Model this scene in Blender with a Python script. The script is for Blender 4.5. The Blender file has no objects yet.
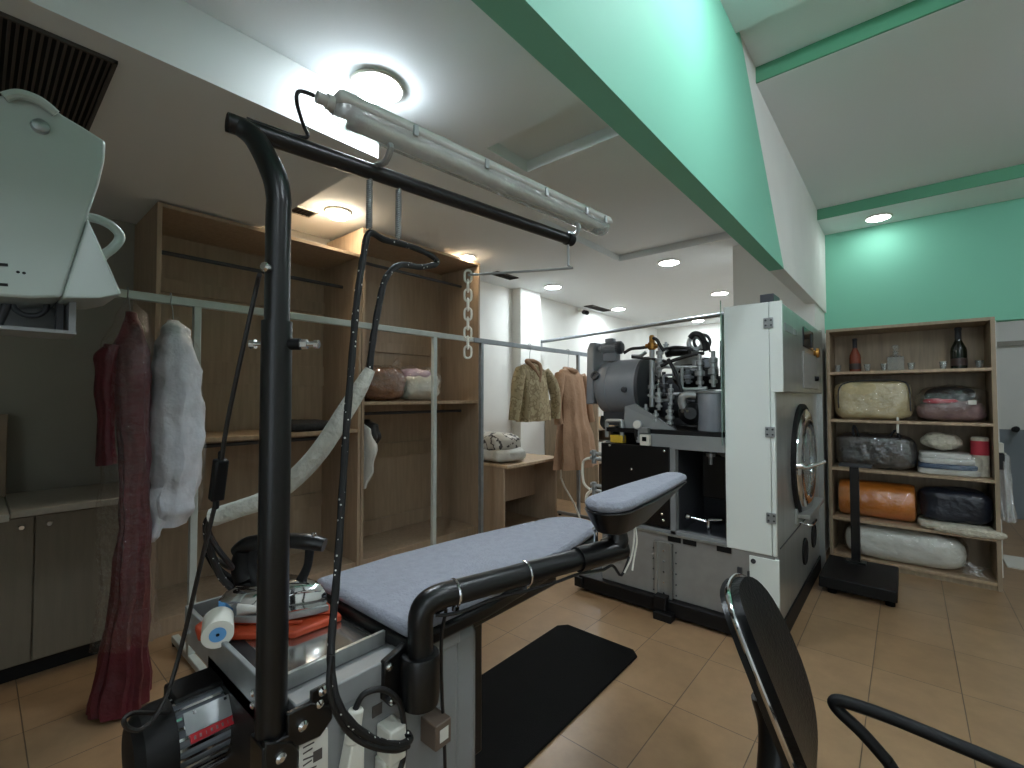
import bpy, bmesh, math, random
from math import sin, cos, pi, radians, tan, sqrt, atan2
from mathutils import Vector, Matrix, noise, Quaternion
random.seed(7)
scene = bpy.context.scene
COL = scene.collection

# ------------------------------------------------------------------ camera maths
F = 461.0; H = 1.45; YAW = radians(40.6); PIT = radians(1.6)
FW = Vector((-sin(YAW)*cos(PIT), cos(YAW)*cos(PIT), sin(PIT)))
RT = Vector((cos(YAW), sin(YAW), 0)); UP = RT.cross(FW)
def P(u, v, x=None, y=None, z=None):
    """point of the room seen at a pixel of the photograph, on a plane x, y or z = const"""
    r = FW + RT*((u-512)/F) + UP*((384-v)/F)
    if z is not None: t = (z-H)/r.z
    elif x is not None: t = x/r.x
    else: t = y/r.y
    return Vector((r.x*t, r.y*t, H+r.z*t))

cam_d = bpy.data.cameras.new('camera'); cam = bpy.data.objects.new('camera', cam_d); COL.objects.link(cam)
cam_d.sensor_fit = 'HORIZONTAL'; cam_d.sensor_width = 36; cam_d.lens = 36*F/1024; cam_d.clip_start = .02
cam.location = (0, 0, H); cam.rotation_euler = FW.to_track_quat('-Z', 'Y').to_euler()
scene.camera = cam

# ------------------------------------------------------------------ materials
def lin(c):
    return tuple(((v/255)/12.92 if v/255 <= .04045 else ((v/255+.055)/1.055)**2.4) for v in c)
def nt(m): return m.node_tree.nodes, m.node_tree.links
def mat(name, rgb, rough=.5, metal=0.0, var=0.0, scale=8, stretch=(1,1,1), bump=0.0, bscale=40, coat=0.0, spec=None):
    m = bpy.data.materials.new(name); m.use_nodes = True
    n, l = nt(m); b = n['Principled BSDF']
    c = lin(rgb); b.inputs['Base Color'].default_value = (*c, 1)
    b.inputs['Roughness'].default_value = rough; b.inputs['Metallic'].default_value = metal
    if coat: b.inputs['Coat Weight'].default_value = coat; b.inputs['Coat Roughness'].default_value = .08
    if spec is not None: b.inputs['Specular IOR Level'].default_value = spec
    if var or bump:
        tc = n.new('ShaderNodeTexCoord'); mp = n.new('ShaderNodeMapping'); mp.inputs['Scale'].default_value = stretch
        l.new(tc.outputs['Object'], mp.inputs['Vector'])
    if var:
        tx = n.new('ShaderNodeTexNoise'); tx.inputs['Scale'].default_value = scale; tx.inputs['Detail'].default_value = 5
        l.new(mp.outputs[0], tx.inputs['Vector'])
        r = n.new('ShaderNodeValToRGB'); r.color_ramp.elements[0].position = .3; r.color_ramp.elements[1].position = .7
        r.color_ramp.elements[0].color = (*[max(0, v*(1-var)) for v in c], 1)
        r.color_ramp.elements[1].color = (*[min(1, v*(1+var)) for v in c], 1)
        l.new(tx.outputs['Fac'], r.inputs[0]); l.new(r.outputs[0], b.inputs['Base Color'])
    if bump:
        tb = n.new('ShaderNodeTexNoise'); tb.inputs['Scale'].default_value = bscale; tb.inputs['Detail'].default_value = 4
        l.new(mp.outputs[0], tb.inputs['Vector'])
        bp = n.new('ShaderNodeBump'); bp.inputs['Strength'].default_value = bump; bp.inputs['Distance'].default_value = .02
        l.new(tb.outputs['Fac'], bp.inputs['Height']); l.new(bp.outputs[0], b.inputs['Normal'])
    return m
def emit(name, rgb, s):
    m = bpy.data.materials.new(name); m.use_nodes = True; n, l = nt(m)
    b = n['Principled BSDF']; b.inputs['Base Color'].default_value = (.9,.9,.9,1)
    b.inputs['Emission Color'].default_value = (*lin(rgb), 1); b.inputs['Emission Strength'].default_value = s
    return m
def film(name, tint=(255,255,255), gloss=.18, rough=.12, haze=0.0, face=.35, ns=22, st=.6):
    """thin clear plastic film: mostly see-through with sharp creased highlights"""
    m = bpy.data.materials.new(name); m.use_nodes = True; n, l = nt(m)
    for x in list(n): n.remove(x)
    o = n.new('ShaderNodeOutputMaterial'); tr = n.new('ShaderNodeBsdfTransparent'); tr.inputs[0].default_value = (*lin(tint), 1)
    g = n.new('ShaderNodeBsdfGlossy'); g.inputs['Roughness'].default_value = rough
    d = n.new('ShaderNodeBsdfDiffuse'); d.inputs[0].default_value = (.85,.85,.85,1)
    tc = n.new('ShaderNodeTexCoord'); tx = n.new('ShaderNodeTexNoise'); tx.inputs['Scale'].default_value = ns; tx.inputs['Detail'].default_value = 3
    bp = n.new('ShaderNodeBump'); bp.inputs['Strength'].default_value = st; bp.inputs['Distance'].default_value = .03
    l.new(tc.outputs['Object'], tx.inputs['Vector']); l.new(tx.outputs['Fac'], bp.inputs['Height']); l.new(bp.outputs[0], g.inputs['Normal'])
    lw = n.new('ShaderNodeLayerWeight'); lw.inputs[0].default_value = .3
    ma = n.new('ShaderNodeMath'); ma.operation = 'MULTIPLY_ADD'; ma.inputs[1].default_value = face; ma.inputs[2].default_value = gloss; ma.use_clamp = True
    l.new(lw.outputs['Facing'], ma.inputs[0])
    m1 = n.new('ShaderNodeMixShader'); m1.inputs[0].default_value = haze; l.new(tr.outputs[0], m1.inputs[1]); l.new(d.outputs[0], m1.inputs[2])
    m2 = n.new('ShaderNodeMixShader'); l.new(ma.outputs[0], m2.inputs[0]); l.new(m1.outputs[0], m2.inputs[1]); l.new(g.outputs[0], m2.inputs[2])
    l.new(m2.outputs[0], o.inputs[0])
    return m
def glass(name, rgb, trans=1.0, rough=.02):
    m = mat(name, rgb, rough); b = m.node_tree.nodes['Principled BSDF']
    b.inputs['Transmission Weight'].default_value = trans; b.inputs['IOR'].default_value = 1.45
    return m
def dots(name, base, dot, scale, thr, rough=.6, stretch=(1,1,1)):
    m = mat(name, base, rough); n, l = nt(m); b = n['Principled BSDF']
    tc = n.new('ShaderNodeTexCoord'); mp = n.new('ShaderNodeMapping'); mp.inputs['Scale'].default_value = stretch
    v = n.new('ShaderNodeTexVoronoi'); v.inputs['Scale'].default_value = scale
    l.new(tc.outputs['Object'], mp.inputs[0]); l.new(mp.outputs[0], v.inputs['Vector'])
    c = n.new('ShaderNodeMath'); c.operation = 'LESS_THAN'; c.inputs[1].default_value = thr; l.new(v.outputs['Distance'], c.inputs[0])
    mx = n.new('ShaderNodeMix'); mx.data_type = 'RGBA'
    l.new(c.outputs[0], mx.inputs['Factor']); mx.inputs['A'].default_value = (*lin(base),1); mx.inputs['B'].default_value = (*lin(dot),1)
    l.new(mx.outputs['Result'], b.inputs['Base Color'])
    return m
def patches(name, c1, c2, c3, scale, rough=.8):
    m = mat(name, c1, rough); n, l = nt(m); b = n['Principled BSDF']
    tc = n.new('ShaderNodeTexCoord'); tx = n.new('ShaderNodeTexNoise'); tx.inputs['Scale'].default_value = scale; tx.inputs['Detail'].default_value = 3
    l.new(tc.outputs['Object'], tx.inputs['Vector'])
    r = n.new('ShaderNodeValToRGB'); r.color_ramp.interpolation = 'CONSTANT'
    e = r.color_ramp.elements; e[0].position = 0; e[0].color = (*lin(c1),1); e[1].position = .47; e[1].color = (*lin(c2),1)
    k = e.new(.56); k.color = (*lin(c3),1)
    l.new(tx.outputs['Fac'], r.inputs[0]); l.new(r.outputs[0], b.inputs['Base Color'])
    return m
def tiles(name):
    m = mat(name, (186,150,112), .32); n, l = nt(m); b = n['Principled BSDF']
    tc = n.new('ShaderNodeTexCoord'); mp = n.new('ShaderNodeMapping'); mp.inputs['Location'].default_value = (.858+(-4.15+3.1)/2, -2.17+(-2.7+9.6)/2, 0)
    br = n.new('ShaderNodeTexBrick'); br.offset = 0; br.inputs['Scale'].default_value = 1
    br.inputs['Brick Width'].default_value = .345; br.inputs['Row Height'].default_value = .5
    br.inputs['Mortar Size'].default_value = .0025; br.inputs['Mortar Smooth'].default_value = .3
    br.inputs['Color1'].default_value = (*lin((160,130,98)),1); br.inputs['Color2'].default_value = (*lin((150,120,88)),1)
    br.inputs['Mortar'].default_value = (*lin((92,74,56)),1)
    l.new(tc.outputs['Object'], mp.inputs[0]); l.new(mp.outputs[0], br.inputs['Vector'])
    tx = n.new('ShaderNodeTexNoise'); tx.inputs['Scale'].default_value = 7; tx.inputs['Detail'].default_value = 8; tx.inputs['Roughness'].default_value = .65
    l.new(tc.outputs['Object'], tx.inputs['Vector'])
    r = n.new('ShaderNodeMapRange'); r.inputs[1].default_value = .3; r.inputs[2].default_value = .7; r.inputs[3].default_value = .84; r.inputs[4].default_value = 1.1
    l.new(tx.outputs['Fac'], r.inputs[0])
    mx = n.new('ShaderNodeMix'); mx.data_type = 'RGBA'; mx.blend_type = 'MULTIPLY'; mx.inputs['Factor'].default_value = 1
    l.new(br.outputs['Color'], mx.inputs['A']); l.new(r.outputs[0], mx.inputs['B']); l.new(mx.outputs['Result'], b.inputs['Base Color'])
    bp = n.new('ShaderNodeBump'); bp.inputs['Strength'].default_value = .4; bp.inputs['Distance'].default_value = .004; bp.invert = True
    l.new(br.outputs['Fac'], bp.inputs['Height']); l.new(bp.outputs[0], b.inputs['Normal'])
    return m
def wood(name, rgb, var=.16, rough=.5):
    return mat(name, rgb, rough, var=var, scale=5, stretch=(7,7,.6), bump=.05, bscale=30)

M = dict(
 floor=tiles('tan_tiles'), ceil=mat('ceiling_paint',(226,230,231),.9), wallw=mat('white_paint',(222,222,216),.85,var=.03,scale=3),
 wallg=mat('grey_paint',(150,146,136),.85,var=.04,scale=3), green=mat('mint_paint',(122,192,164),.7), strip=mat('green_trim_paint',(84,146,114),.7),
 soffit=mat('soffit_paint',(222,224,222),.9), bluegrey=mat('blue_grey_paint',(128,136,142),.8),
 wood=wood('brown_wood',(160,139,116),.12), wood_dk=wood('dark_wood',(106,84,62)), wood_lt=wood('light_wood',(176,152,124)), wood_grey=wood('grey_oak',(150,132,108),.2),
 counter=wood('dim_laminate',(116,108,94),.08), worktop=mat('stone_worktop',(176,172,162),.35,var=.08,scale=30),
 black=mat('black_paint',(11,11,12),.33), blackm=mat('matt_black',(11,11,12),.55,spec=.3), rubber=mat('black_rubber',(5,5,5),.8,spec=.15,var=.2,scale=60,bump=.3,bscale=200), dark=mat('dark_steel',(66,68,72),.4,.3),
 grey=mat('grey_enamel',(132,134,134),.4,var=.05,scale=6), greym=mat('grey_panel',(142,140,136),.42,.15,var=.08,scale=12), steel=mat('brushed_steel',(168,170,166),.3,.65,var=.1,scale=30,stretch=(1,1,.05)),
 polished=mat('polished_steel',(190,190,186),.14,.95,var=.05,scale=20), chrome=mat('chrome',(225,226,228),.08,1), galv=mat('galvanised_steel',(164,168,168),.36,.6,var=.14,scale=14), drum=mat('drum_grey',(128,132,138),.4,.1,var=.06),
 white=mat('white_enamel',(226,232,226),.3), presse=mat('press_enamel',(168,178,172),.28), whitep=mat('white_plastic',(222,220,208),.4), rackw=mat('pale_rack_paint',(190,196,190),.45,.2,var=.06,scale=20), rackg=mat('grey_rack_steel',(140,146,150),.4,.7,var=.1,scale=20),
 cloth=mat('blue_grey_cloth',(144,147,157),.9,var=.07,scale=40,bump=.35,bscale=120), sleeve=mat('white_sleeve_cloth',(186,186,176),.85,bump=.5,bscale=60),
 hose=dots('braided_hose',(10,10,10),(215,215,210),70,.16), cable=mat('black_cable',(11,11,11),.5), brownc=mat('brown_black_cable',(24,19,16),.5),
 orange=mat('orange_silicone',(184,70,36),.5), blue=mat('blue_plastic',(96,156,208),.4), brass=mat('brass',(176,128,66),.3,1),
 red=mat('red_satin',(80,15,26),.5,var=.25,scale=9,bump=.5,bscale=25), tulle=mat('white_tulle',(206,208,216),.8,var=.16,scale=9,bump=.9,bscale=11),
 pane=film('window_pane',gloss=.03,rough=.0), film=film('clear_film'), filmh=film('hazy_film',haze=.28,gloss=.2), filmr=film('garment_film',gloss=.06,rough=.11,face=.2,ns=26,st=.9), films=film('bag_film',gloss=.13,rough=.13,face=.3,ns=16,st=.8),
 beige=mat('beige_quilt',(192,176,134),.6,var=.15,scale=10,bump=.6,bscale=18), charcoal=mat('charcoal_cover',(52,50,50),.35,var=.2,scale=8,bump=.7,bscale=16),
 maroon=mat('dusty_textile',(128,104,102),.7,var=.3,scale=12,bump=.6,bscale=20), redc=mat('red_cloth',(176,50,64),.7), blackc=mat('black_cloth',(28,28,31),.85,var=.2,scale=20,bump=.5,bscale=30),
 ochre=mat('orange_blanket',(206,124,40),.5,var=.12,scale=8,bump=.3,bscale=14), navy=mat('dark_navy_bag',(30,34,44),.3,bump=.6,bscale=14), cream=mat('cream_fleece',(206,200,182),.9,var=.1,scale=30,bump=.8,bscale=50),
 linen=mat('white_linen',(206,206,200),.7,var=.08,scale=12,bump=.4,bscale=24), bluec=mat('blue_cloth',(66,92,124),.8), pillow=mat('white_pillow',(214,214,204),.7,var=.06,scale=9,bump=.6,bscale=18),
 camo=patches('patterned_cloth',(166,148,112),(142,124,92),(178,162,126),16), tan=mat('tan_cloth',(158,124,96),.85,var=.08,scale=10,bump=.3,bscale=30), brownfur=mat('brown_blanket',(128,88,62),.8,var=.3,scale=18,bump=.8,bscale=24),
 lilac=mat('lilac_cloth',(190,168,186),.8,bump=.4,bscale=20), stripes=patches('striped_bedding',(196,192,182),(80,76,74),(206,204,198),9),
 bottle_dk=glass('dark_green_glass',(24,30,20),.35,.06), bottle_pk=glass('rose_wine_glass',(150,78,58),.4,.06), clear=film('clear_glass',(236,240,238),.12,.03,.10,st=.05), label=mat('dark_label',(52,36,32),.5), gold=mat('pale_foil',(170,150,110),.35,.8),
 card=mat('cardboard',(186,158,124),.8,var=.06), paper=mat('pale_paper',(206,204,194),.8), display=mat('display_black',(14,16,18),.15), yellow=mat('yellow_label',(206,170,50),.6), redl=mat('red_label',(188,34,44),.5), glassg=glass('green_edge_glass',(150,196,176),.7,.05),
 leather=mat('black_leather',(6,6,8),.34,spec=.25,bump=.15,bscale=90), boxbrown=mat('brown_box',(98,84,72),.5), grille=mat('grille_dark',(76,70,66),.7), fr=mat('pale_frame',(186,186,180),.5), kraft=mat('kraft_board',(150,132,112),.8,var=.05),
)
LAMP_W = emit('cool_lamp', (232,245,255), 66); LAMP_Y = emit('warm_lamp', (255,236,206), 40); LAMP_G = emit('dim_lamp',(244,250,255), 15); LAMP_S = emit('spot_lamp',(234,245,255), 40); LAMP_F = emit('far_lamp',(236,247,255), 75)

# ------------------------------------------------------------------ mesh builder
def smooth_path(pts, n=6):
    pts = [Vector(p) for p in pts]
    if len(pts) < 3 or n < 2: return pts
    out = []
    for i in range(len(pts)-1):
        p0 = pts[max(i-1,0)]; p1 = pts[i]; p2 = pts[i+1]; p3 = pts[min(i+2,len(pts)-1)]
        for k in range(n):
            t = k/n
            out.append(.5*((2*p1)+(p2-p0)*t+(2*p0-5*p1+4*p2-p3)*t*t+(3*p1-p0-3*p2+p3)*t**3))
    out.append(pts[-1]); return out
class MB:
    def __init__(s): s.v = []; s.f = []
    def add(s, vs, fs):
        o = len(s.v); s.v += [Vector(v) for v in vs]; s.f += [tuple(i+o for i in f) for f in fs]; return s
    def box(s, x0, x1, y0, y1, z0, z1):
        x0,x1 = sorted((x0,x1)); y0,y1 = sorted((y0,y1)); z0,z1 = sorted((z0,z1))
        return s.add([(x0,y0,z0),(x1,y0,z0),(x1,y1,z0),(x0,y1,z0),(x0,y0,z1),(x1,y0,z1),(x1,y1,z1),(x0,y1,z1)],
                     [(0,3,2,1),(4,5,6,7),(0,1,5,4),(1,2,6,5),(2,3,7,6),(3,0,4,7)])
    def obox(s, c, sx, sy, sz, rot):
        c = Vector(c); o = len(s.v); t = MB().box(-sx/2,sx/2,-sy/2,sy/2,-sz/2,sz/2)
        return s.add([c + rot @ v for v in t.v], t.f)
    def bar(s, a, b, w, h, roll=0):
        a = Vector(a); b = Vector(b); d = b-a; q = d.to_track_quat('Y','Z')
        return s.obox((a+b)/2, w, d.length, h, q.to_matrix() @ Matrix.Rotation(roll,3,'Y'))
    def tube(s, pts, r, seg=10, n=6, caps=True):
        R = r if isinstance(r, (list,tuple)) else None
        ctrl = len(pts); pts = smooth_path(pts, n) if n > 1 else [Vector(p) for p in pts]
        N = len(pts)
        def rad(i):
            if R is None: return r
            t = i/(N-1)*(len(R)-1); k = min(int(t), len(R)-2); return R[k]+(R[k+1]-R[k])*(t-k)
        tg = [(pts[min(i+1,N-1)]-pts[max(i-1,0)]).normalized() for i in range(N)]
        nrm = tg[0].orthogonal().normalized(); vs = []; fs = []
        for i in range(N):
            if i:
                q = tg[i-1].rotation_difference(tg[i]); nrm = (q @ nrm).normalized()
            b = tg[i].cross(nrm).normalized()
            for k in range(seg):
                a = 2*pi*k/seg; vs.append(pts[i]+(nrm*cos(a)+b*sin(a))*rad(i))
        for i in range(N-1):
            for k in range(seg):
                k2 = (k+1)%seg; fs.append((i*seg+k, i*seg+k2, (i+1)*seg+k2, (i+1)*seg+k))
        if caps: fs.append(tuple(range(seg-1,-1,-1))); fs.append(tuple((N-1)*seg+k for k in range(seg)))
        return s.add(vs, fs)
    def cyl(s, a, b, r0, r1=None, seg=20):
        return s.tube([a,b], [r0, r0 if r1 is None else r1], seg, 1)
    def lathe(s, prof, o=(0,0,0), axis=(0,0,1), seg=24, sx=1, sy=1):
        o = Vector(o); q = Vector((0,0,1)).rotation_difference(Vector(axis).normalized()); vs = []; fs = []
        for r, h in prof:
            for k in range(seg):
                a = 2*pi*k/seg; vs.append(o + q @ Vector((max(r,.0002)*cos(a)*sx, max(r,.0002)*sin(a)*sy, h)))
        n = len(prof)
        for i in range(n-1):
            for k in range(seg):
                k2 = (k+1)%seg; fs.append((i*seg+k, i*seg+k2, (i+1)*seg+k2, (i+1)*seg+k))
        fs.append(tuple(range(seg-1,-1,-1))); fs.append(tuple((n-1)*seg+k for k in range(seg)))
        return s.add(vs, fs)
    def torus(s, c, axis, R, r, seg=36, rs=10):
        c = Vector(c); q = Vector((0,0,1)).rotation_difference(Vector(axis).normalized()); vs = []; fs = []
        for i in range(seg):
            a = 2*pi*i/seg
            for j in range(rs):
                b = 2*pi*j/rs; vs.append(c + q @ Vector(((R+r*cos(b))*cos(a),(R+r*cos(b))*sin(a), r*sin(b))))
        for i in range(seg):
            for j in range(rs):
                fs.append((i*rs+j, ((i+1)%seg)*rs+j, ((i+1)%seg)*rs+(j+1)%rs, i*rs+(j+1)%rs))
        return s.add(vs, fs)
    def prism(s, pts, d):
        """pts: 3-D outline, d: thickness vector"""
        n = len(pts); pts = [Vector(p) for p in pts]; d = Vector(d)
        vs = pts + [p+d for p in pts]; fs = [tuple(range(n-1,-1,-1)), tuple(range(n,2*n))]
        for i in range(n): fs.append((i,(i+1)%n,n+(i+1)%n,n+i))
        return s.add(vs, fs)
    def blob(s, c, dim, e1=.5, e2=.5, amp=.03, fr=6, seed=0, nu=40, nv=22, flat=None, rot=0):
        """soft filled bag: superellipsoid with folds"""
        c = Vector(c); vs = []; fs = []
        def sp(x, e): return math.copysign(abs(x)**e, x)
        R = Matrix.Rotation(rot, 3, 'Z')
        for j in range(nv+1):
            ph = -pi/2+pi*j/nv
            for i in range(nu):
                th = 2*pi*i/nu
                d = Vector((sp(cos(ph),e1)*sp(cos(th),e2), sp(cos(ph),e1)*sp(sin(th),e2), sp(sin(ph),e1)))
                p = Vector((d.x*dim[0]/2, d.y*dim[1]/2, d.z*dim[2]/2))
                q = p*fr + Vector((seed*3.1, seed*1.7, seed*.9))
                k = noise.noise(q) + .5*noise.noise(q*2.3)
                p += (p.normalized() if p.length > 1e-6 else Vector((0,0,1)))*amp*k
                if flat is not None and p.z < -dim[2]/2*flat: p.z = -dim[2]/2*flat
                vs.append(c + R @ p)
        for j in range(nv):
            for i in range(nu):
                i2 = (i+1)%nu; fs.append((j*nu+i, j*nu+i2, (j+1)*nu+i2, (j+1)*nu+i))
        return s.add(vs, fs)
    def loft(s, secs, seg=48, folds=9, fold=.1, seed=0, amp=.012, n=5, caps=True):
        """hanging cloth: list of (z, cx, cy, rx, ry[, foldiness]) from top to bottom"""
        vs = []; fs = []; S = []
        for i in range(len(secs)-1):
            a = secs[i]; b = secs[i+1]
            for k in range(n):
                t = k/n; t2 = t*t*(3-2*t); S.append([a[0]+(b[0]-a[0])*t]+[a[j]+(b[j]-a[j])*t2 for j in range(1,len(a))])
        S.append(list(secs[-1]))
        for i, q in enumerate(S):
            ff = q[5] if len(q) > 5 else i/(len(S)-1)
            for k in range(seg):
                a = 2*pi*k/seg
                w = 1 + fold*ff*(sin(folds*a+seed)+.5*sin((folds*1.0+4)*a+2*seed+i*.04))
                p = Vector((q[1]+q[3]*w*cos(a), q[2]+q[4]*w*sin(a), q[0]))
                nz = noise.noise_vector(p*9+Vector((seed,seed,0)))
                vs.append(p+nz*amp)
        N = len(S)
        for i in range(N-1):
            for k in range(seg):
                k2 = (k+1)%seg; fs.append((i*seg+k, (i+1)*seg+k, (i+1)*seg+k2, i*seg+k2))
        if caps: fs.append(tuple(range(seg))); fs.append(tuple((N-1)*seg+k for k in range(seg-1,-1,-1)))
        return s.add(vs, fs)
def wloc(o):
    p = Vector((0,0,0))
    while o: p += o.location; o = o.parent
    return p
def obj(name, mb, m, parent=None, bev=0.0, sm=35, label=None):
    if parent is None:
        xs = [v.x for v in mb.v]; ys = [v.y for v in mb.v]; loc = Vector(((min(xs)+max(xs))/2, (min(ys)+max(ys))/2, min(v.z for v in mb.v)))
        base = loc
    else: base = wloc(parent); loc = Vector((0,0,0))
    me = bpy.data.meshes.new(name); me.from_pydata([v-base for v in mb.v], [], mb.f)
    me.validate(); bm = bmesh.new(); bm.from_mesh(me); bmesh.ops.recalc_face_normals(bm, faces=bm.faces); bm.to_mesh(me); bm.free()
    for p in me.polygons: p.use_smooth = True
    me.set_sharp_from_angle(angle=radians(sm))
    for k in (m if isinstance(m, (list,tuple)) else [m]): me.materials.append(M[k] if isinstance(k, str) else k)
    o = bpy.data.objects.new(name, me); COL.objects.link(o); o.location = loc
    if parent is not None: o.parent = parent
    if bev:
        b = o.modifiers.new('bevel','BEVEL'); b.width = bev; b.segments = 2; b.limit_method = 'ANGLE'; b.angle_limit = radians(40); b.harden_normals = False
    if label: o['label'] = label
    return o
def tag(o, label, cat, group=None):
    o['label'] = label; o['category'] = cat
    if group: o['group'] = group
    return o
def thing(name, loc, label, cat, group=None):
    o = bpy.data.objects.new(name, None); COL.objects.link(o); o.location = loc; o.empty_display_size = .1
    return tag(o, label, cat, group)
def struct(name, mb, m, parent=None, bev=0):
    o = obj(name, mb, m, parent, bev)
    if parent is None: o['kind'] = 'structure'
    return o
def dup(root, loc, label, group=None):
    r = root.copy(); COL.objects.link(r); r.location = loc; r['label'] = label
    if group: r['group'] = group
    for ch in list(root.children):
        c = ch.copy(); COL.objects.link(c); c.parent = r
        for g in list(ch.children):
            d = g.copy(); COL.objects.link(d); d.parent = c
    return r
B = lambda *a: MB().box(*a)

# ================================================================== THE SETTING
XL, YN, YF, XR = -4.05, -2.6, 9.5, 3.0
ZC = 2.91
struct('floor', B(XL-.1, XR+.1, YN-.1, YF+.1, -.1, 0), 'floor')
# ceiling of the work side, with two shallow recessed slots
c = MB(); zt = 3.06
xb = -.66
for a in ((XL,xb,YN,1.93),(XL,-1.85,1.93,2.31),(XL,xb,2.31,3.0),(XL,-2.33,3.0,4.5),(XL,xb,4.5,YF)): c.box(*a, ZC, zt)
c.box(-1.9,xb,1.9,2.35,2.985,zt); c.box(-2.4,xb,2.95,4.55,2.975,zt)
struct('ceiling', c, 'ceil')
struct('trim_1', B(XL, -2.0, YN, 1.30, 2.65, ZC+.02), 'soffit')
struct('wall_left', B(XL-.1, XL, YN, 3.0, 0, 3.1), 'wallg'); struct('wall_left', B(XL-.1, XL, 3.0, YF, 0, 3.1), 'wallw')
struct('wall_pillar', B(XL, -3.9, 4.73, 5.17, 0, ZC), 'wallw')
struct('wall_far', B(XL, -.6, YF, YF+.1, 0, 3.1), 'wallw')
struct('wall_column', B(-1.26, -.60, 4.76, 5.4, 0, ZC+.1), 'wallw')
# painted bulkhead between the two halves of the shop: green up to a slanted edge, white beyond
zb = 2.27; x0, x1 = -.67, -.585
g0 = [(YN,zb),(3.36,zb),(2.30,3.3),(YN,3.3)]; w0 = [(3.36,zb),(5.4,zb),(5.4,3.3),(2.30,3.3)]
struct('wall_middle', MB().prism([(x0,y,z) for y,z in g0], (x1-x0,0,0)), 'green')
struct('wall_middle', MB().prism([(x0,y,z) for y,z in w0], (x1-x0,0,0)), 'wallw')
# ceiling of the customer side, stepping down towards the back
c = MB(); xr0 = -.60
c.box(xr0,XR,YN,2.31,3.17,3.34); c.box(xr0,XR,2.31,2.70,3.215,3.34); c.box(xr0,XR,2.70,4.90,3.13,3.34); c.box(xr0,XR,4.90,8.2,3.035,3.34)
struct('ceiling', c, 'ceil')
struct('trim_2', B(xr0,XR,2.688,2.70,3.131,3.214), 'strip'); struct('trim_3', B(xr0,XR,4.888,4.90,3.036,3.131), 'strip')
struct('wall_back', B(-.60, XR, 5.4, 5.52, 2.07, 3.04), 'green')
struct('wall_back', B(-.60, .56, 5.4, 5.52, 0, 2.07), 'wallw')
struct('wall_rear', B(-.60, XR, 8.1, 8.2, 1.06, 3.1), 'wallw'); struct('wall_rear', B(-.60, XR, 8.1, 8.2, 0, 1.06), 'bluegrey')
struct('trim_4', B(-.5, XR, 8.075, 8.1, 2.06, 2.12), 'wallg')
struct('wall_side', B(-.7, -.60, 5.4, 8.2, 0, 3.1), 'wallw')
struct('wall_right', B(XR, XR+.1, YN, 8.2, 0, 3.34), 'wallw')
wx0, wx1, wz0, wz1 = .4, 2.9, .35, 2.95
struct('wall_front', MB().box(XL,wx0,YN-.1,YN,0,3.34).box(wx1,XR,YN-.1,YN,0,3.34).box(wx0,wx1,YN-.1,YN,0,wz0).box(wx0,wx1,YN-.1,YN,wz1,3.34), 'wallw')
wn = MB()
for xx in (wx0,1.2,2.05,wx1-.05): wn.box(xx,xx+.05,YN-.08,YN-.02,wz0,wz1)
for zz_ in (wz0,wz1-.05): wn.box(wx0,wx1,YN-.08,YN-.02,zz_,zz_+.05)
win = struct('fill_window', wn, 'galv')  # unseen shopfront window, added to let in daylight fill from behind the camera
obj('pane', B(wx0+.02,wx1-.02,YN-.055,YN-.05,wz0+.02,wz1-.02), 'pane', win)
pd_ = bpy.data.lights.new('window_portal','AREA'); pd_.shape = 'RECTANGLE'; pd_.size = wx1-wx0; pd_.size_y = wz1-wz0; pd_.cycles.is_portal = True
po = bpy.data.objects.new('window_portal', pd_); COL.objects.link(po); po.location = ((wx0+wx1)/2, YN-.09, (wz0+wz1)/2); po.rotation_euler = (radians(90),0,pi)

# ---- lamps in the ceilings
def downlight(x, y, z, r, m, label, cat='ceiling light', proud=.02):
    t = thing('ceiling_light', (x,y,z), label, cat)
    obj('ring', MB().lathe([(r,0),(r*1.16,-.002),(r*1.2,-.008),(r*1.12,-.016),(r*1.0,-.016),(r*.99,-.004),(r*.99,0)][::-1], (x,y,z)), 'whitep', t)
    obj('diffuser', MB().lathe([(r*.985,-.003),(r*.97,-proud*.7),(r*.8,-proud),(.001,-proud*1.15)], (x,y,z)), m, t)
    return t
ZL = ZC
_q = P(377,90,z=ZL-.02); downlight(_q.x,_q.y,ZL,.104,LAMP_W,'large round white ceiling lamp shining just above the strip light',proud=.035)
_q = P(338,215,z=ZL-.03); downlight(_q.x,_q.y,ZL,.085,LAMP_Y,'warm round ceiling light above the lower left wardrobe',proud=.05)
downlight(-3.44,3.30,ZL,.07,LAMP_Y,'warm round ceiling light at top edge of the tall wardrobe',proud=.03)
downlight(-3.53,4.95,ZL,.10,LAMP_F,'round ceiling light in front of the white wall pillar')
downlight(-3.60,6.90,ZL,.10,LAMP_F,'round ceiling light beside the small vent near the wall camera')
downlight(-1.93,4.86,ZL,.10,LAMP_F,'round ceiling light behind the recessed ceiling slot above drum')
downlight(-1.97,6.78,ZL,.10,LAMP_F,'round ceiling light just left of the white machine cabinet top')
downlight(-3.0,8.95,ZL,.10,LAMP_F,'farthest round ceiling light low above the machine pipes')
downlight(-.165,5.15,3.035,.085,LAMP_G,'round ceiling light shining on the green back wall')
downlight(-.17,1.62,3.17,.10,LAMP_S,'round ceiling light shining on the green bulkhead',proud=.05)

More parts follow.
